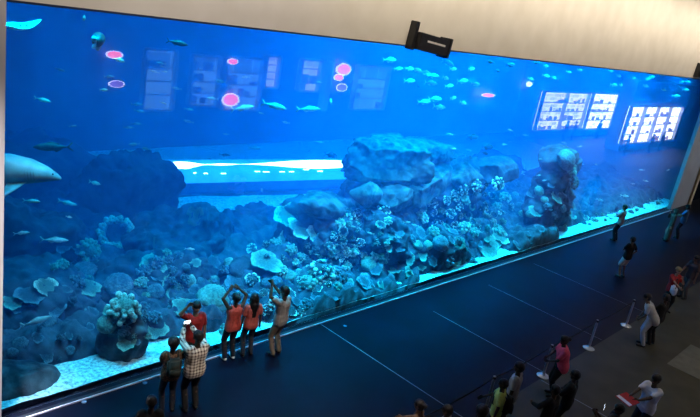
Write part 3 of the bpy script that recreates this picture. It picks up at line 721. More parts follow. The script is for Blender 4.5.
# manta-like ray at top left
Pt = atY(19, 28, 1.0)
ry = empty('ray', Pt, math.radians(-62)); ry.scale = (1.3, 1.3, 1.3); tag(ry, 'pale ray gliding at the top left corner of the window', 'ray')
bm = bmesh.new(); nu, nv = 25, 13; top = {}; bot = {}
for i in range(nu):
    u_ = -1+2*i/(nu-1)
    for j in range(nv):
        v_ = j/(nv-1); ch_ = (1-abs(u_))**.8*.30+.02; lead = .10-.16*abs(u_)**1.3
        x = lead-ch_*v_; th = .06*(1-abs(u_))**1.2*math.sin(PI*min(1, v_+.001))**.7+.003
        z = .10*abs(u_)**1.6
        top[i, j] = bm.verts.new((x, u_*.48, z+th)); bot[i, j] = bm.verts.new((x, u_*.48, z-th*.6))
for i in range(nu-1):
    for j in range(nv-1):
        bm.faces.new((top[i, j], top[i+1, j], top[i+1, j+1], top[i, j+1])); bm.faces.new((bot[i, j], bot[i, j+1], bot[i+1, j+1], bot[i+1, j]))
for i in range(nu-1):
    for j in (0, nv-1): bm.faces.new((top[i, j], bot[i, j], bot[i+1, j], top[i+1, j]))
for j in range(nv-1):
    for i in (0, nu-1): bm.faces.new((top[i, j], top[i, j+1], bot[i, j+1], bot[i, j]))
bobj('body', bm, mat('ray_skin', (.7, .85, .78), (.9, 1, .92), .5, 3), ry, smooth=True)
bm = bmesh.new(); tube(bm, [(-.18, 0, .0), (-.4, .02, .0), (-.62, .05, .03)], [.014, .008, .004]); bobj('tail', bm, M_grey, ry, smooth=True)
for s_ in (1, -1):
    bm = bmesh.new(); bmesh.ops.create_uvsphere(bm, u_segments=8, v_segments=6, radius=.015); bobj('eye', bm, M_darkf, ry, loc=(.07, s_*.055, .045))

# ------------------------------------------------------------------ black wall lamps over the window
def wall_lamp(px, py, label):
    Pt = atY(px, py, 0)
    t = empty('wall_lamp', (Pt.x, 0, Pt.z)); tag(t, label, 'lamp')
    t.rotation_euler = (0, math.radians(5), 0)
    bbox('housing', (-.66, -.36, -.26), (.62, -.06, .17), M_black, t, .02)
    bbox('end_bracket', (-.76, -.22, -.30), (-.64, -.002, .40), M_black, t, .01)
    bbox('end_plate', (.60, -.38, -.30), (.70, -.002, .22), M_black, t, .01)
    bbox('light_slot', (-.36, -.372, -.03), (.42, -.358, .02), mat('pale_slot', (.75, .68, .62), (.9, .82, .75), .4), t)
wall_lamp(425, 41, 'black rectangular lamp with a pale slot on the wall above the centre of the window')
wall_lamp(699, 72.5, 'black lamp above the window cut by the right picture edge')

# ------------------------------------------------------------------ opposite side of the hall (seen mirrored in the pane)
def refl(px, py, Y):     # real point on plane y=Y that the pane mirrors at a pixel
    d_ = ray(px, py); t_ = (-Y-CAM.y)/d_.y; q = CAM+d_*t_; return Vector((q.x, Y, q.z))
M_shop = mat('shop_wall', (.05, .055, .07), (.07, .075, .09), .7, 2)
YA, YB = -14.2, -9.3
struct('wall_shops', (4, YA-.3, 0), (66, YA, 9), M_shop)
struct('wall_shop_unit', (52.0, -10.9, 0), (66.5, YB-.35, 6), mat('pale_shop_wall', (.07, .10, .14), None, .7, 2))
def lit_mat(name, base, strength, sx, sz, dark=.25):
    m = bpy.data.materials.new(name); m.use_nodes = True; nt = m.node_tree; N = nt.nodes; L = nt.links
    b = N['Principled BSDF']; tc = N.new('ShaderNodeTexCoord'); sp = N.new('ShaderNodeSeparateXYZ'); L.new(tc.outputs['Object'], sp.inputs[0])
    cb = N.new('ShaderNodeCombineXYZ'); L.new(sp.outputs['X'], cb.inputs['X']); L.new(sp.outputs['Z'], cb.inputs['Y'])
    br = N.new('ShaderNodeTexBrick'); br.inputs['Scale'].default_value = 1; br.inputs['Brick Width'].default_value = sx; br.inputs['Row Height'].default_value = sz
    br.inputs['Mortar Size'].default_value = .035; br.inputs['Bias'].default_value = .1
    br.inputs['Color1'].default_value = (*base, 1); br.inputs['Color2'].default_value = (base[0]*dark*.8, base[1]*dark, base[2]*dark*1.5, 1); br.inputs['Mortar'].default_value = (*[v*.9 for v in base], 1)
    L.new(cb.outputs[0], br.inputs['Vector']); L.new(br.outputs[0], b.inputs['Base Color']); L.new(br.outputs[0], b.inputs['Emission Color'])
    b.inputs['Emission Strength'].default_value = strength; return m
M_prod = mat('boxed_goods', (.75, .35, .5), (.3, .4, .8), .6, 3)
M_lit = lit_mat('lit_shop_display', (1, .97, 1), 5.0, .42, .30, .45)
M_lit2 = lit_mat('lit_shop_display_bright', (1, 1, .98), 7.5, .36, .26, .5)
M_frm = mat('shop_frame', (.5, .52, .58), None, .4)
def shopfront(x0, x1, Y, z0, z1, mm, label, name='lit_shopfront'):
    t = empty(name, ((x0+x1)/2, Y, z0)); tag(t, label, 'shop window'); hw = (x1-x0)/2; hh = z1-z0
    bbox('display_panel', (-hw, -.3, 0), (hw, -.22, hh), mm, t)
    bm = bmesh.new()
    box(bm, (-hw, -.22, -.08), (hw, .05, 0)); box(bm, (-hw, -.22, hh), (hw, .05, hh+.1))
    n_ = max(1, int(hw*2/3.2))
    for k in range(n_+1): x = -hw+2*hw*k/n_; box(bm, (x-.06, -.22, 0), (x+.06, .05, hh))
    bobj('window_frame', bm, M_frm, t)
    for k in range(1, 4):
        z = hh*k/4.2; bbox('shelf', (-hw+.1, -.22, z), (hw-.1, -.05, z+.04), M_frm, t)
    bm = bmesh.new(); rng = random.Random(int(x0*7))
    for k in range(0, 4):
        z = hh*k/4.2+.04; x = -hw+.2
        while x < hw-.5:
            w_ = rng.uniform(.15, .5)
            if rng.random() < .42: box(bm, (x, -.2, z), (x+w_, -.08, z+rng.uniform(.15, .42)))
            x += w_+rng.uniform(.05, .4)
    g_ = bobj('shelf_goods', bm, M_prod, t); g_['kind'] = 'stuff'
    return t

shopfront(refl(540, 100, YA).x, refl(583, 110, YA).x, YA+.3, .85, 3.95, M_lit, 'wide brightly lit shop display facing the aquarium, mirrored left of the narrow one')
shopfront(refl(587, 110, YA).x, refl(613, 110, YA).x, YA+.3, .75, 4.0, M_lit2, 'narrow bright shop display beside the wide one, facing the aquarium')
shopfront(refl(629, 120, YB).x, refl(680, 120, YB).x, YB, .75, 3.9, M_lit2, 'brightest white shop display facing the aquarium near its right end')
# dim upper shop windows, mirrored at upper left
M_dim = lit_mat('dim_display', (.20, .50, .65), 1.9, 1.1, .8, .2)
M_dim2 = lit_mat('dim_grey_display', (.5, .55, .65), 3.2, .5, .6, .5)
for k, (xa, xb, ya, yb, mm) in enumerate([(141, 172, 50, 108, M_dim), (188, 216, 56, 104, M_dim), (222, 258, 58, 108, M_dim), (262, 276, 56, 86, M_dim2), (297, 317, 60, 90, M_dim2), (321, 326, 62, 108, M_dim), (352, 384, 66, 108, M_dim)]):
    p0 = refl(xa, (ya+yb)/2, YA); p1 = refl(xb, (ya+yb)/2, YA); q0 = refl((xa+xb)/2, yb, YA); q1 = refl((xa+xb)/2, ya, YA)
    shopfront(p0.x, p1.x, YA+.3, q0.z, q1.z, mm, ['leftmost dim blue upstairs shop window', 'second dim upstairs shop window from the left', 'third dim upstairs window, right of the round red sign', 'short greyish upstairs window', 'grey upstairs window left of the stacked red signs', 'very narrow dim upstairs window', 'dim upstairs window right of the stacked red signs'][k], 'upstairs_window')
# round signs on the opposite wall
def oval_sign(px, py, wp, hp, colr, rim, label, em=5):
    c0 = refl(px, py, YA); ww = abs(refl(px+wp/2, py, YA).x-refl(px-wp/2, py, YA).x)/2; hh = abs(refl(px, py-hp/2, YA).z-refl(px, py+hp/2, YA).z)/2
    t = empty('round_sign', (c0.x, YA+.37, c0.z)); tag(t, label, 'sign')
    bbox('wall_bracket', (-.04, -.37, -.04), (.04, .0, .04), M_black, t)
    for nm, sc_, y0, mm in (('rim', 1.04, .03, rim), ('face', .82, .045, colr)):
        bm = bmesh.new(); n = 32; a = [bm.verts.new((ww*sc_*math.cos(2*PI*j/n), 0, hh*sc_*math.sin(2*PI*j/n))) for j in range(n)]; b = [bm.verts.new((v.co.x, y0, v.co.z)) for v in a]
        bm.faces.new(a); bm.faces.new(b[::-1])
        for j in range(n): bm.faces.new((a[j], b[j], b[(j+1) % n], a[(j+1) % n]))
        bobj(nm, bm, mm, t)
RED = mat('lit_red_face', (1, .10, .12), (1, .14, .16), .4, 3, emit=8); RIM = mat('lit_pale_rim', (.75, .75, .9), (.8, .8, .95), .4, 3, emit=6.5)
VIO = mat('lit_violet_face', (.35, .12, .7), (.5, .2, .8), .4, 3, emit=2.5); WHT = mat('lit_white_face', (.8, .95, .9), (.9, 1, .95), .4, 3, emit=7)
oval_sign(110, 53, 17, 8, RED, RIM, 'flat red oval lit sign with pale rim, leftmost in the pane')
oval_sign(112, 82, 16, 7, VIO, RIM, 'violet oval lit sign with pale rim below the leftmost red one')
oval_sign(228, 60, 11, 6, RED, RIM, 'small red oval sign above the large round red one')
oval_sign(226, 98, 17, 13, RED, RIM, 'large round red lit sign with pale rim, below the small oval')
oval_sign(339, 68, 15, 12, RED, RIM, 'topmost of three stacked lit signs, red and round')
oval_sign(334, 76, 10, 7, RED, RIM, 'middle small red sign of the three stacked ones')
oval_sign(337, 86, 11, 8, VIO, RIM, 'lowest violet sign of the three stacked ones')
oval_sign(525, 83, 6, 5, WHT, WHT, 'small white round lit sign left of the shop displays')
oval_sign(484, 94, 14, 4, RED, RIM, 'short pinkish bar-like lit sign in the middle of the opposite wall')

# ------------------------------------------------------------------ queue posts and belt
M_steel = mat('brushed_steel', (.45, .46, .48), (.55, .56, .58), .3, 6, metal=.7)
M_base = mat('polished_base', (.7, .72, .75), (.8, .82, .85), .25, 6, metal=.5)
def post():
    t = empty('queue_post', (0, 0, 0))
    bm = bmesh.new(); lathe(bm, [(.03, .03), (.03, .86), (.036, .87), (.036, .93), (.02, .945), (0, .945)], 16); bobj('pole', bm, M_steel, t, smooth=False)
    bm = bmesh.new(); lathe(bm, [(.16, 0), (.17, .012), (.15, .025), (.06, .045), (.035, .07), (0, .07)], 24); bobj('base', bm, M_base, t, smooth=False)
    bm = bmesh.new(); lathe(bm, [(.042, .87), (.045, .9), (.042, .93), (0, .93)], 16); bobj('belt_head', bm, M_black, t)
    return t
def copy_tree(o, parent=None):
    c_ = o.copy(); COL.objects.link(c_); c_.parent = parent
    for ch_ in [x for x in o.children]: copy_tree(ch_, c_)
    return c_
p0 = post(); posts = []
PX = [(626.5, 326), (590, 349), (543, 376), (488, 399), (425, 436)]
PL = ['steel queue post beside the bent man in grey, farthest of the row', 'steel queue post between the farthest one and the pink-topped woman', 'steel queue post left of the pink-topped woman',
      'steel queue post behind the boy in yellow', 'steel queue post at the bottom edge by the brown-shouldered visitor']
for k, (px, py) in enumerate(PX):
    o = p0 if k == 0 else copy_tree(p0); q = atZ(px, py, 0); q.y = -5.02; q.z = 0
    if k >= 3: q.x = posts[2].x-2.80*(k-2)
    o.location = q; posts.append(q.copy()); tag(o, PL[k], 'queue post', 'steel queue posts along the floor edge')
M_belt = mat('dark_belt', (.01, .012, .02), None, .6)
for k in range(4):
    a, b = posts[k], posts[k+1]; bm = bmesh.new(); n = 16
    P_ = []
    for i in range(n+1):
        t_ = i/n; q = a.lerp(b, t_)+Vector((0, 0, .90-.06*4*t_*(1-t_))); P_.append(q)
    for i in range(n):
        x0, x1 = P_[i], P_[i+1]
        vv = [bm.verts.new(x0+Vector((0, s_*.003, z_))) for s_, z_ in ((-1, -.024), (1, -.024), (1, .024), (-1, .024))]+[bm.verts.new(x1+Vector((0, s_*.003, z_))) for s_, z_ in ((-1, -.024), (1, -.024), (1, .024), (-1, .024))]
        for f_ in ((0, 1, 5, 4), (1, 2, 6, 5), (2, 3, 7, 6), (3, 0, 4, 7)): bm.faces.new([vv[i_] for i_ in f_])
    tag(bobj('queue_belt', bm, M_belt), ['dark queue belt on the farthest pair of posts', 'dark queue belt ending left of the pink-topped woman', 'dark queue belt behind the grey-shirted man', 'dark queue belt nearest the bottom edge'][k], 'belt', 'queue belts')

# ------------------------------------------------------------------ people
SK = {'dark': mat('dark_brown_skin', (.06, .033, .022), (.08, .045, .03), .55, 20), 'brown': mat('brown_skin', (.16, .09, .055), (.2, .11, .07), .55, 20), 'tan': mat('tan_skin', (.36, .21, .14), (.42, .25, .17), .55, 20)}
M_hair = mat('black_hair', (.006, .005, .005), (.015, .012, .011), .5, 30, .3, stretch=(1, 1, .2))
M_eye = mat('eye_dark', (.01, .008, .008), None, .2); M_lip = mat('lips', (.2, .06, .05), None, .5)
M_shoe = mat('dark_shoes', (.012, .012, .014), None, .5); M_shoew = mat('white_shoes', (.7, .7, .7), None, .5)
def ik(S_, T_, l1, l2, pole):
    d_ = T_-S_; D_ = min(d_.length, (l1+l2)*.995); dn = d_.normalized(); T_ = S_+dn*D_
    a_ = (l1*l1-l2*l2+D_*D_)/(2*D_); h_ = math.sqrt(max(0, l1*l1-a_*a_))
    pl = (pole-dn*pole.dot(dn)); pl = pl.normalized() if pl.length > 1e-4 else Vector((0, 0, 1))
    return S_+dn*a_+pl*h_, T_
ARMS = {'down': ((.27, .02, .80), (.3, -.3, 0)), 'photo': ((.09, .42, 1.62), (.6, 0, -1)), 'up': ((.24, .22, 2.02), (1, .1, .2)), 'upwide': ((.13, .14, 1.80), (1, .0, .15)),
        'fold': ((-.05, .25, 1.12), (1, -.2, -.3)), 'front': ((.12, .36, 1.10), (.7, -.3, -.5)), 'chin': ((.10, .22, 1.42), (.6, .2, -1)), 'hip': ((.19, .02, .98), (1, -.5, 0)),
        'high': ((.26, .2, 1.78), (1, 0, -.4)), 'read': ((.10, .48, 1.22), (.6, -.2, -.8)), 'fwd': ((.2, .5, 1.2), (.5, 0, -1))}
def person(pos, face_deg, label, h=1.7, skin='dark', top=None, bottom=None, hair='short', arms=('down', 'down'), legs=(.11, .0, 0.), lean=0, sleeve='short',
           bot='trousers', shoes=None, build=1.0, neck=0, hat=None, group=None, vox=.011, hairmat=None, headturn=0):
    s = h/1.75; root = empty('person', (pos[0], pos[1], 0), math.radians(face_deg)); tag(root, label, 'person', group)
    V = Vector; le = math.radians(lean); hip0 = V((0, 0, .93))
    def B(v):   # bend upper body at the hips
        v = V(v)-hip0; return hip0+Matrix.Rotation(-le, 3, 'X') @ v + V((0, -.10*math.sin(le)*1.2, 0))
    st, fo, twist = legs
    cap = []      # body capsules
    spine = [B((0, 0, .95)), B((0, 0, 1.12)), B((0, .0, 1.30))]
    tors = []
    for sx in (-1, 1):
        tors += [(B((sx*.075*build, 0, .95)), B((sx*.055*build, 0, 1.12)), .112*build, .100*build), (B((sx*.055*build, 0, 1.12)), B((sx*.085*build, 0, 1.32)), .100*build, .108*build),
                 (B((sx*.085*build, 0, 1.32)), B((sx*.14*build, -.01, 1.42)), .10, .062)]
    tors += [(B((-.075, 0, .93)), B((.075, 0, .93)), .112*build, .112*build), (B((-.08, 0, 1.3)), B((.08, 0, 1.3)), .11*build, .11*build)]
    cap += tors
    hd = Matrix.Rotation(math.radians(headturn), 3, 'Z')
    nb = B((0, -.005, 1.44)); hc = nb+V((0, .02+.10*math.sin(le), .20-.06*(1-math.cos(le))))
    def HD(v): return hc+hd @ (Matrix.Rotation(-le*.4+math.radians(neck), 3, 'X') @ V(v))
    cap += [(nb, HD((0, -.01, -.08)), .058, .052)]
    head = [(HD((0, .01, .0)), HD((0, -.02, .025)), .082, .092), (HD((0, .03, -.05)), HD((0, .045, -.085)), .062, .036), (HD((0, .085, .0)), HD((0, .105, -.03)), .010, .015)]
    for sx in (-1, 1): head += [(HD((sx*.088, -.005, .005)), HD((sx*.092, -.01, -.03)), .014, .011), (HD((sx*.03, .03, -.03)), HD((sx*.03, .05, -.03)), .045, .035)]
    cap += head
    # legs
    ank = {}; legc = []; footc = []
    for sx in (-1, 1):
        hj = V((sx*.09, 0, .90)); an = V((sx*st, sx*fo, .09))
        kn, an = ik(hj, an, .43, .42, V((sx*.1, 1, 0)))
        legc += [(hj, kn, .088*build, .058), (kn, an, .056, .036)]
        footc += [(an+V((0, -.03, -.045)), an+V((sx*.015, .15, -.062)), .034, .026)]
        cap += [(hj, kn, .085*build, .054), (kn+V((0, -.015, -.03)), kn.lerp(an, .35)+V((0, -.02, 0)), .052, .050), (kn, an, .050, .034), footc[-1], (an, an+V((0, -.02, -.04)), .034, .032)]
    # arms and hands
    armc = []; hands = {}
    for sx, pose in zip((-1, 1), arms):
        tgt, pole = (ARMS[pose] if isinstance(pose, str) else pose)
        tv = V((sx*tgt[0], tgt[1], tgt[2])); 
        if lean: tv = B(tv)
        sj = B((sx*.175*build, -.01, 1.405)); el, wr = ik(sj, tv, .285, .25, V((sx*pole[0], pole[1], pole[2])))
        armc.append((sj, el, wr)); cap += [(sj, el, .052, .040), (el, wr, .040, .026)]
        dr = (wr-el).normalized(); lat = V((0, 0, 1)).cross(dr) if abs(dr.z) < .8 else V((1, 0, 0))
        if pose in ('up', 'upwide', 'high'): lat = V((1, 0, 0))
        if pose == 'down': lat = V((0, 1, 0))
        lat = (lat-dr*lat.dot(dr)).normalized(); pn = dr.cross(lat)*(1 if pose != 'down' else sx)
        if pose in ('photo', 'read', 'front', 'fwd'): pn = V((-sx, 0, 0)); lat = dr.cross(pn).normalized()
        cap += [(wr+dr*.02+lat*.018, wr+dr*.085+lat*.024, .018, .017), (wr+dr*.02-lat*.018, wr+dr*.08-lat*.024, .018, .017), (wr, wr+dr*.06, .024, .022)]
        for fi, (o_, ln) in enumerate(((-.036, .060), (-.013, .078), (.011, .082), (.035, .070))):
            b0 = wr+dr*.085+lat*o_; m_ = b0+(dr*.9+pn*.25+lat*o_*3).normalized()*ln*.55; e_ = m_+(dr*.7+pn*.6+lat*o_*2).normalized()*ln*.5
            cap += [(b0, m_, .0105, .0095), (m_, e_, .0095, .008)]
        sd = 1 if (V((0, 0, 1)) if pose in ('photo', 'read', 'front', 'fwd') else V((-sx, 0, 0))).dot(lat) > 0 else -1
        tb = wr+dr*.03+lat*sd*.03; tm = tb+(dr*.6+lat*sd*.8+pn*.3).normalized()*.042; cap += [(tb, tm, .013, .011), (tm, tm+(dr+pn*.3).normalized()*.032, .011, .009)]
        hands[sx] = wr+dr*.09
    def build_mesh(caps, infl=0, v=vox, sm=2, n=12):
        bm = bmesh.new()
        for a_, b_, ra, rb in caps: capsule(bm, V(a_)*s, V(b_)*s, (ra+infl)*s, (rb+infl)*s, n, 4)
        return remesh(bm, v, sm)
    me = build_mesh(cap, 0, vox*.85, 1); me.materials.clear(); me.materials.append(SK[skin]); me.materials.append(M_eye); me.materials.append(M_lip)
    eyes = [HD((sx*.032, .078, .004))*s for sx in (-1, 1)]; lip = HD((0, .085, -.062))*s
    for p_ in me.polygons:
        c_ = p_.center
        if any((c_-e_).length < .016*s for e_ in eyes): p_.material_index = 1
        elif abs(c_.z-lip.z) < .011*s and (c_-lip).length < .032*s: p_.material_index = 2
    link('body', me, None, root)
    if top is not None:
        tc = list(tors); tt = {'none': 0, 'short': .62, 'long': 1}[sleeve]
        for sj, el, wr in armc:
            if sleeve == 'none': continue
            tc.append((sj, sj.lerp(el, tt), .052, .050))
            if sleeve == 'long': tc.append((el, el.lerp(wr, .92), .044, .034))
        if sleeve == 'none':
            tc = [c_ for c_ in tors if not (c_[3] == .062)]+[(B((sx*.08, 0, 1.32)), B((sx*.10, -.01, 1.43)), .09, .035) for sx in (-1, 1)]
        tc += [(B((-.08, 0, .88)), B((.08, 0, .88)), .106*build, .106*build)]
        me = build_mesh(tc, .017, vox*1.1, 2); me.materials.clear(); link('top', me, top, root)
    if bottom is not None:
        if bot == 'trousers': bc = [(V((-.07, 0, .93)), V((.07, 0, .93)), .112*build, .112*build)]+[(a_, b_, ra, max(rb, .048)) for a_, b_, ra, rb in legc]
        elif bot == 'shorts': bc = [(V((-.07, 0, .93)), V((.07, 0, .93)), .112*build, .112*build)]+[(legc[i][0], legc[i][0].lerp(legc[i][1], .85), .095, .085) for i in (0, 2)]
        else:  # long skirt or robe
            bc = [(V((-.07, 0, .93)), V((.07, 0, .93)), .11*build, .11*build)]
            for k in range(7): bc.append((V((-.10+.2*k/6, 0, .9)), V((-.16+.32*k/6, .0, .16)), .10, .12))
        me = build_mesh(bc, .014, vox*1.1, 2); me.materials.clear(); link({'trousers': 'trousers', 'shorts': 'shorts', 'skirt': 'skirt'}[bot], me, bottom, root)
    for f_ in footc:
        me = build_mesh([(f_[0], f_[1], .036, .030)], .010, vox, 1, 10); me.materials.clear(); link('shoe', me, shoes or M_shoe, root)
    if hair:
        hcps = [(HD((0, -.02, .04)), HD((0, .015, .045)), .098, .088), (HD((0, -.045, .0)), HD((0, -.04, -.04)), .088, .07)]
        if hair == 'long':
            hcps += [(HD((sx*.04, -.05, 0)), HD((sx*.05, -.075, -.20)), .075, .065) for sx in (-1, 1)]+[(HD((-.03, -.07, -.15)), HD((-.02, -.09, -.46)), .085, .05), (HD((.03, -.07, -.15)), HD((.02, -.09, -.46)), .085, .05), (HD((-.085, -.01, .0)), HD((-.08, -.02, -.16)), .035, .03), (HD((.085, -.01, .0)), HD((.08, -.02, -.16)), .035, .03)]
        if hair == 'bun': hcps += [(HD((0, -.12, .05)), HD((0, -.14, .05)), .055, .05)]
        if hair == 'tail': hcps += [(HD((0, -.11, .04)), HD((0, -.13, -.22)), .045, .03)]
        if hair == 'afro': hcps = [(HD((0, -.03, .05)), HD((0, -.01, .05)), .125, .12), (HD((0, -.05, .0)), HD((0, -.05, -.04)), .10, .08)]
        if hair == 'scarf': hcps += [(HD((sx*.03, -.03, 0)), HD((sx*.06, -.03, -.20)), .09, .09) for sx in (-1, 1)]
        me = build_mesh(hcps, .002, vox, 1); me.materials.clear(); link('headscarf' if hair == 'scarf' else 'hair', me, hairmat or M_hair, root)
    if hat is not None:
        me = build_mesh([(HD((0, -.02, .06)), HD((0, .01, .06)), .104, .10), (HD((-.05, .09, .07)), HD((.05, .09, .07)), .03, .03)], 0, vox, 1); me.materials.clear(); link('cap', me, hat, root)
    root['_s'] = s; del root['_s']
    return root, hands, B, HD, s
def cloth(name, c, c2=None, **k): return mat(name, c, c2, k.pop('rough', .85), k.pop('scale', 12), .15, **k)
def pat(name, c1, c2, c3, sc_=22):     # woven check
    m = bpy.data.materials.new(name); m.use_nodes = True; nt = m.node_tree; N = nt.nodes; L = nt.links; b = N['Principled BSDF']; b.inputs['Roughness'].default_value = .85
    tc = N.new('ShaderNodeTexCoord'); outs = []
    for ax in ('X', 'Z'):
        wv = N.new('ShaderNodeTexWave'); wv.bands_direction = ax; wv.inputs['Scale'].default_value = sc_/6.28*1.0; L.new(tc.outputs['Object'], wv.inputs[0])
        r = N.new('ShaderNodeValToRGB'); r.color_ramp.interpolation = 'CONSTANT'; r.color_ramp.elements[0].color = (*c1, 1); r.color_ramp.elements[1].position = .62; r.color_ramp.elements[1].color = (*c2, 1)
        L.new(wv.outputs[0], r.inputs[0]); outs.append(r)
    mx = N.new('ShaderNodeMix'); mx.data_type = 'RGBA'; mx.inputs[0].default_value = .5; L.new(outs[0].outputs[0], mx.inputs[6]); L.new(outs[1].outputs[0], mx.inputs[7])
    L.new(mx.outputs[2], b.inputs['Base Color']); return m
def hp(px, py, h): q = atZ(px, py, h); return (q.x, q.y)     # where a person of height h stands whose crown is at a pixel
def fp(px, py): q = atZ(px, py, 0.02); return (q.x, q.y)
def backpack(pos, face_deg, s, m, label, z=1.28, strap=None):
    t = empty('backpack', (pos[0], pos[1], z*s), math.radians(face_deg)); tag(t, label, 'backpack')
    bm = bmesh.new(); box(bm, (-.14*s, -.30*s, -.26*s), (.14*s, -.145*s, .16*s)); bmesh.ops.bevel(bm, geom=bm.edges[:], offset=.045*s, segments=3, affect='EDGES'); bobj('bag_body', bm, m, t, smooth=True)
    bm = bmesh.new(); box(bm, (-.11*s, -.35*s, -.22*s), (.11*s, -.30*s, -.03*s)); bmesh.ops.bevel(bm, geom=bm.edges[:], offset=.018*s, segments=2, affect='EDGES'); bobj('front_pocket', bm, m, t, smooth=True)
    for sx in (-1, 1):
        bm = bmesh.new(); tube(bm, [(sx*.09*s, -.16*s, .13*s), (sx*.11*s, -.04*s, .21*s), (sx*.12*s, .12*s, .10*s), (sx*.12*s, .14*s, -.05*s), (sx*.13*s, .0, -.18*s), (sx*.12*s, -.16*s, -.2*s)], .02*s); bobj('strap', bm, strap or m, t, smooth=True)
    return t
def phone(pos, face_deg, loc, label, screen=6.0, tilt=0):
    t = empty('phone', loc, math.radians(face_deg)); tag(t, label, 'phone')
    bbox('case', (-.075, -.004, -.04), (.075, .006, .04), M_black, t, .003)
    bbox('screen', (-.068, -.007, -.034), (.068, -.004, .034), mat('lit_screen', (.75, .85, 1), (.95, .98, 1), .3, 3, emit=screen), t)
    return t

C_brown = cloth('patterned_brown_cloth', (.04, .03, .02), (.25, .13, .07), scale=26, lo=.4, hi=.6)
C_plaid = pat('plaid_shirt_cloth', (.85, .78, .68), (.09, .045, .04), (.3, .1, .1), 30)
C_red = cloth('red_jersey', (.42, .02, .02)); C_coral = cloth('coral_cloth', (.62, .09, .07)); C_coral2 = cloth('salmon_cloth', (.60, .13, .11))
C_pale = cloth('pale_shirt', (.33, .31, .30)); C_khaki = cloth('khaki_cloth', (.22, .17, .12)); C_navy = cloth('dark_navy', (.012, .014, .025)); C_jean = cloth('dark_jeans', (.02, .03, .05))
C_black = cloth('black_cloth', (.008, .008, .009)); C_grey = cloth('grey_cloth', (.33, .33, .34)); C_lgrey = cloth('light_grey_cloth', (.42, .44, .46)); C_yel = cloth('yellow_green_cloth', (.50, .58, .12))
C_pink = cloth('pink_cloth', (.80, .08, .15)); C_white = cloth('white_cloth', (.72, .72, .76)); C_beige = cloth('beige_cloth', (.10, .07, .055)); C_blue = cloth('blue_cloth', (.05, .16, .32)); C_peach = cloth('peach_shirt', (.52, .38, .34))

# facing: 0 = towards the window
pz = hp(174, 339, 1.66)
person(pz, -18, 'person in patterned brown top and dark trousers filming the tank, leftmost of the group', 1.66, 'dark', C_brown, C_navy, 'afro', ('fold', 'front'), sleeve='short')
backpack(pz, -18, .95, cloth('dark_olive', (.03, .03, .022)), 'small dark backpack on the back of the patterned-top visitor', 1.26)
pz = hp(199, 332, 1.80)
r_, hn, B_, H_, s_ = person(pz, -5, 'person in plaid shirt photographing the boy, arms raised', 1.80, 'dark', C_plaid, C_black, 'short', ('photo', 'photo'), build=1.12, sleeve='long')
q = Matrix.Rotation(math.radians(-5), 3, 'Z') @ ((hn[-1]+hn[1])/2*s_)
phone(pz, -5, Vector((pz[0], pz[1], 0))+q+Vector((0, .0, .03)), 'phone with glowing screen held up by the plaid-shirted person')
pz = atY(197, 302, -.36); hb = pz.z
person(pz, 165, 'boy in a red jersey with his back to the glass, one hand raised', hb, 'tan', C_red, C_black, 'short', ('down', 'high'), sleeve='short', bot='shorts')
person(hp(237, 294, 1.70), -8, 'person in coral racerback top raising both arms to the glass', 1.70, 'dark', C_coral, C_navy, 'bun', ('upwide', 'upwide'), sleeve='none', shoes=M_shoew)
person(hp(255, 295, 1.60), -15, 'person in salmon tee with long black hair beside the raised-arm one', 1.62, 'dark', C_coral2, C_jean, 'long', ('down', 'down'), sleeve='short')
person(hp(286, 287, 1.82), 12, 'tall person in pale shirt and khaki trousers holding up both hands', 1.82, 'dark', C_pale, C_khaki, 'short', ('high', 'photo'), sleeve='short')
person(hp(152, 397, 1.62), -30, 'person cut by the bottom edge, only a dark head left of the plaid shirt', 1.62, 'dark', C_black, C_black, 'short')
pz = hp(626, 205, 1.74); person((pz[0], min(pz[1], -.45)), 0, 'person in peach shirt standing alone at the glass on the right', 1.74, 'brown', C_peach, C_navy, 'short', ('fold', 'fold'))
pz = hp(634, 237, 1.70); person(pz, -20, 'person in dark top and pale shorts behind the one at the glass', 1.70, 'brown', C_black, cloth('pale_shorts', (.55, .52, .50)), 'short', ('fold', 'hip'), bot='shorts')
person(hp(677, 209, 1.64), 25, 'person in beige top with pale scarf at the window corner', 1.64, 'tan', C_beige, C_beige, 'scarf', ('down', 'chin'), sleeve='long', bot='skirt', hairmat=cloth('pale_scarf', (.09, .085, .075), (.02, .02, .02), scale=8))
person(hp(689, 205, 1.76), 10, 'person in blue shirt at the window corner beside the beige-clad one', 1.76, 'brown', C_blue, C_black, 'short', ('front', 'front'), build=1.1)
person(hp(679, 268, 1.66), 150, 'person in red shirt and tan cap facing away from the tank', 1.66, 'tan', C_red, C_black, 'short', ('chin', 'fwd'), hat=cloth('tan_cap', (.30, .24, .12)), build=1.05)
q = hp(679, 268, 1.66)
t = empty('shoulder_bag', (q[0]-.24, q[1]-.13, .78), .5); tag(t, 'white and black shoulder bag at the hip of the red-shirted person', 'bag')
bm = bmesh.new(); box(bm, (-.20, -.08, 0), (.20, .08, .30)); bmesh.ops.bevel(bm, geom=bm.edges[:], offset=.04, segments=3, affect='EDGES'); bobj('bag_body', bm, C_white, t, smooth=True)
bm = bmesh.new(); box(bm, (-.12, -.10, .04), (.14, -.075, .20)); bobj('front_pocket', bm, C_black, t)
bm = bmesh.new(); tube(bm, [(-.17, 0, .27), (-.10, 0, .48), (0, 0, .58), (.10, 0, .48), (.17, 0, .27)], .012); bobj('strap', bm, C_black, t, smooth=True)
person(hp(659, 298, 1.62), 20, 'person in light grey shirt and trousers leaning forward by the farthest queue post', 1.75, 'brown', C_lgrey, C_lgrey, 'short', ('front', 'front'), lean=36, build=1.15)
person(hp(668, 294, 1.72), -10, 'person in dark clothes close behind the leaning one in grey', 1.70, 'dark', C_black, C_black, 'short', ('fold', 'fold'))
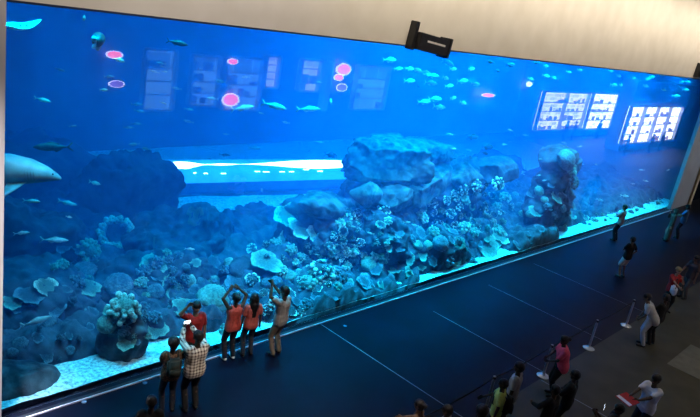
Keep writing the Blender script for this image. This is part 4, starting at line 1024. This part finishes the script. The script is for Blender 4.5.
person(hp(698, 256, 1.72), 60, 'person in dark pinkish clothes cut by the right edge', 1.72, 'brown', cloth('dull_mauve', (.07, .045, .05)), cloth('dull_grey', (.09, .085, .08)), 'short', ('down', 'front'))
pz = hp(570, 337, 1.66)
person(pz, 35, 'person in bright pink top leaning over the queue belt', 1.66, 'dark', C_pink, C_black, 'bun', ('front', 'front'), build=1.32, sleeve='short', lean=12)
person(hp(577, 371, 1.70), 10, 'person in black behind the pink-topped one', 1.70, 'dark', C_black, C_black, 'short', ('fold', 'fold'), sleeve='long')
person(hp(557, 386, 1.62), -5, 'person in black with a pale belt left of the other one in black', 1.62, 'dark', C_black, C_black, 'short', ('front', 'down'), sleeve='long')
person(hp(521, 363, 1.74), 15, 'person in grey shirt standing behind the queue belt', 1.74, 'dark', C_grey, C_black, 'short', ('down', 'down'), build=1.02)
pz = hp(505, 380, 1.58)
person(pz, 25, 'person in yellow-green tee with a dark backpack', 1.58, 'dark', C_yel, C_black, 'short', ('down', 'front'), sleeve='short', build=1.1)
backpack(pz, 25, .9, C_black, 'dark backpack worn over the yellow-green tee', 1.22)
person(hp(421, 401, 1.60), 10, 'person with bare brown shoulders at the bottom edge', 1.60, 'brown', cloth('brown_top', (.12, .07, .04)), C_black, 'bun', ('front', 'front'), sleeve='none')
person(hp(449, 406, 1.62), 20, 'person at the bottom edge, only a black-haired head, between bare shoulders and yellow tee', 1.62, 'dark', C_grey, C_black, 'short')
person(hp(483, 407, 1.66), 0, 'person cut by the bottom edge just left of the yellow tee', 1.66, 'dark', C_black, C_black, 'afro')
pz = hp(658, 375, 1.76)
r_, hn, B_, H_, s_ = person(pz, 68, 'person in white polo shirt holding an open red booklet at lower right', 1.76, 'dark', C_white, C_navy, 'short', ('read', 'read'), build=1.08)
q = Matrix.Rotation(math.radians(68), 3, 'Z') @ ((hn[-1]+hn[1])/2*s_)
t = empty('booklet', Vector((pz[0], pz[1], 0))+q+Vector((0, 0, .03)), math.radians(68)); t.rotation_euler.x = math.radians(-12)
tag(t, 'open red booklet with a white page held by the person in the white polo', 'booklet')
bbox('cover', (-.20, -.02, -.008), (.20, .30, 0), C_red, t); bbox('page', (-.19, .20, 0.0), (.19, .28, .008), C_white, t)
person(hp(621, 405, 1.66), 45, 'person at the bottom edge, only a black-haired head, right of the glowing phone', 1.66, 'dark', C_black, C_black, 'short')
pz = hp(604, 407, 1.30)
person((pz[0]-.35, pz[1]-.35), 20, 'person below the picture edge holding up a glowing phone', 1.45, 'dark', C_black, C_black, 'short', ('photo', 'photo'))
phone(pz, 20, (pz[0], pz[1], 1.30), 'phone with a small glowing screen at the bottom right edge', 5)
# passers-by in front of the lit displays, seen mirrored
for k, (px, py, Y) in enumerate([(569, 121, YA+.9), (577, 122, YA+1.0), (601, 124, YA+.9), (636, 118, YB+.7), (655, 134, YB+.8), (664, 136, YB+.6)]):
    q = refl(px, py, Y)
    person((q.x, Y), [180, 160, 200, 150, 180, 190][k], ['passer-by in dark clothes before the wide display, left one', 'passer-by in dark clothes before the wide display, right one', 'passer-by in dark clothes before the narrow display',
        'passer-by in dark clothes at the left end of the brightest display', 'passer-by in dark clothes mid brightest display', 'passer-by in dark clothes right of the mid one at the brightest display'][k], 1.72, 'dark', C_black, C_black, 'short', ('fold', 'down'), vox=.02)
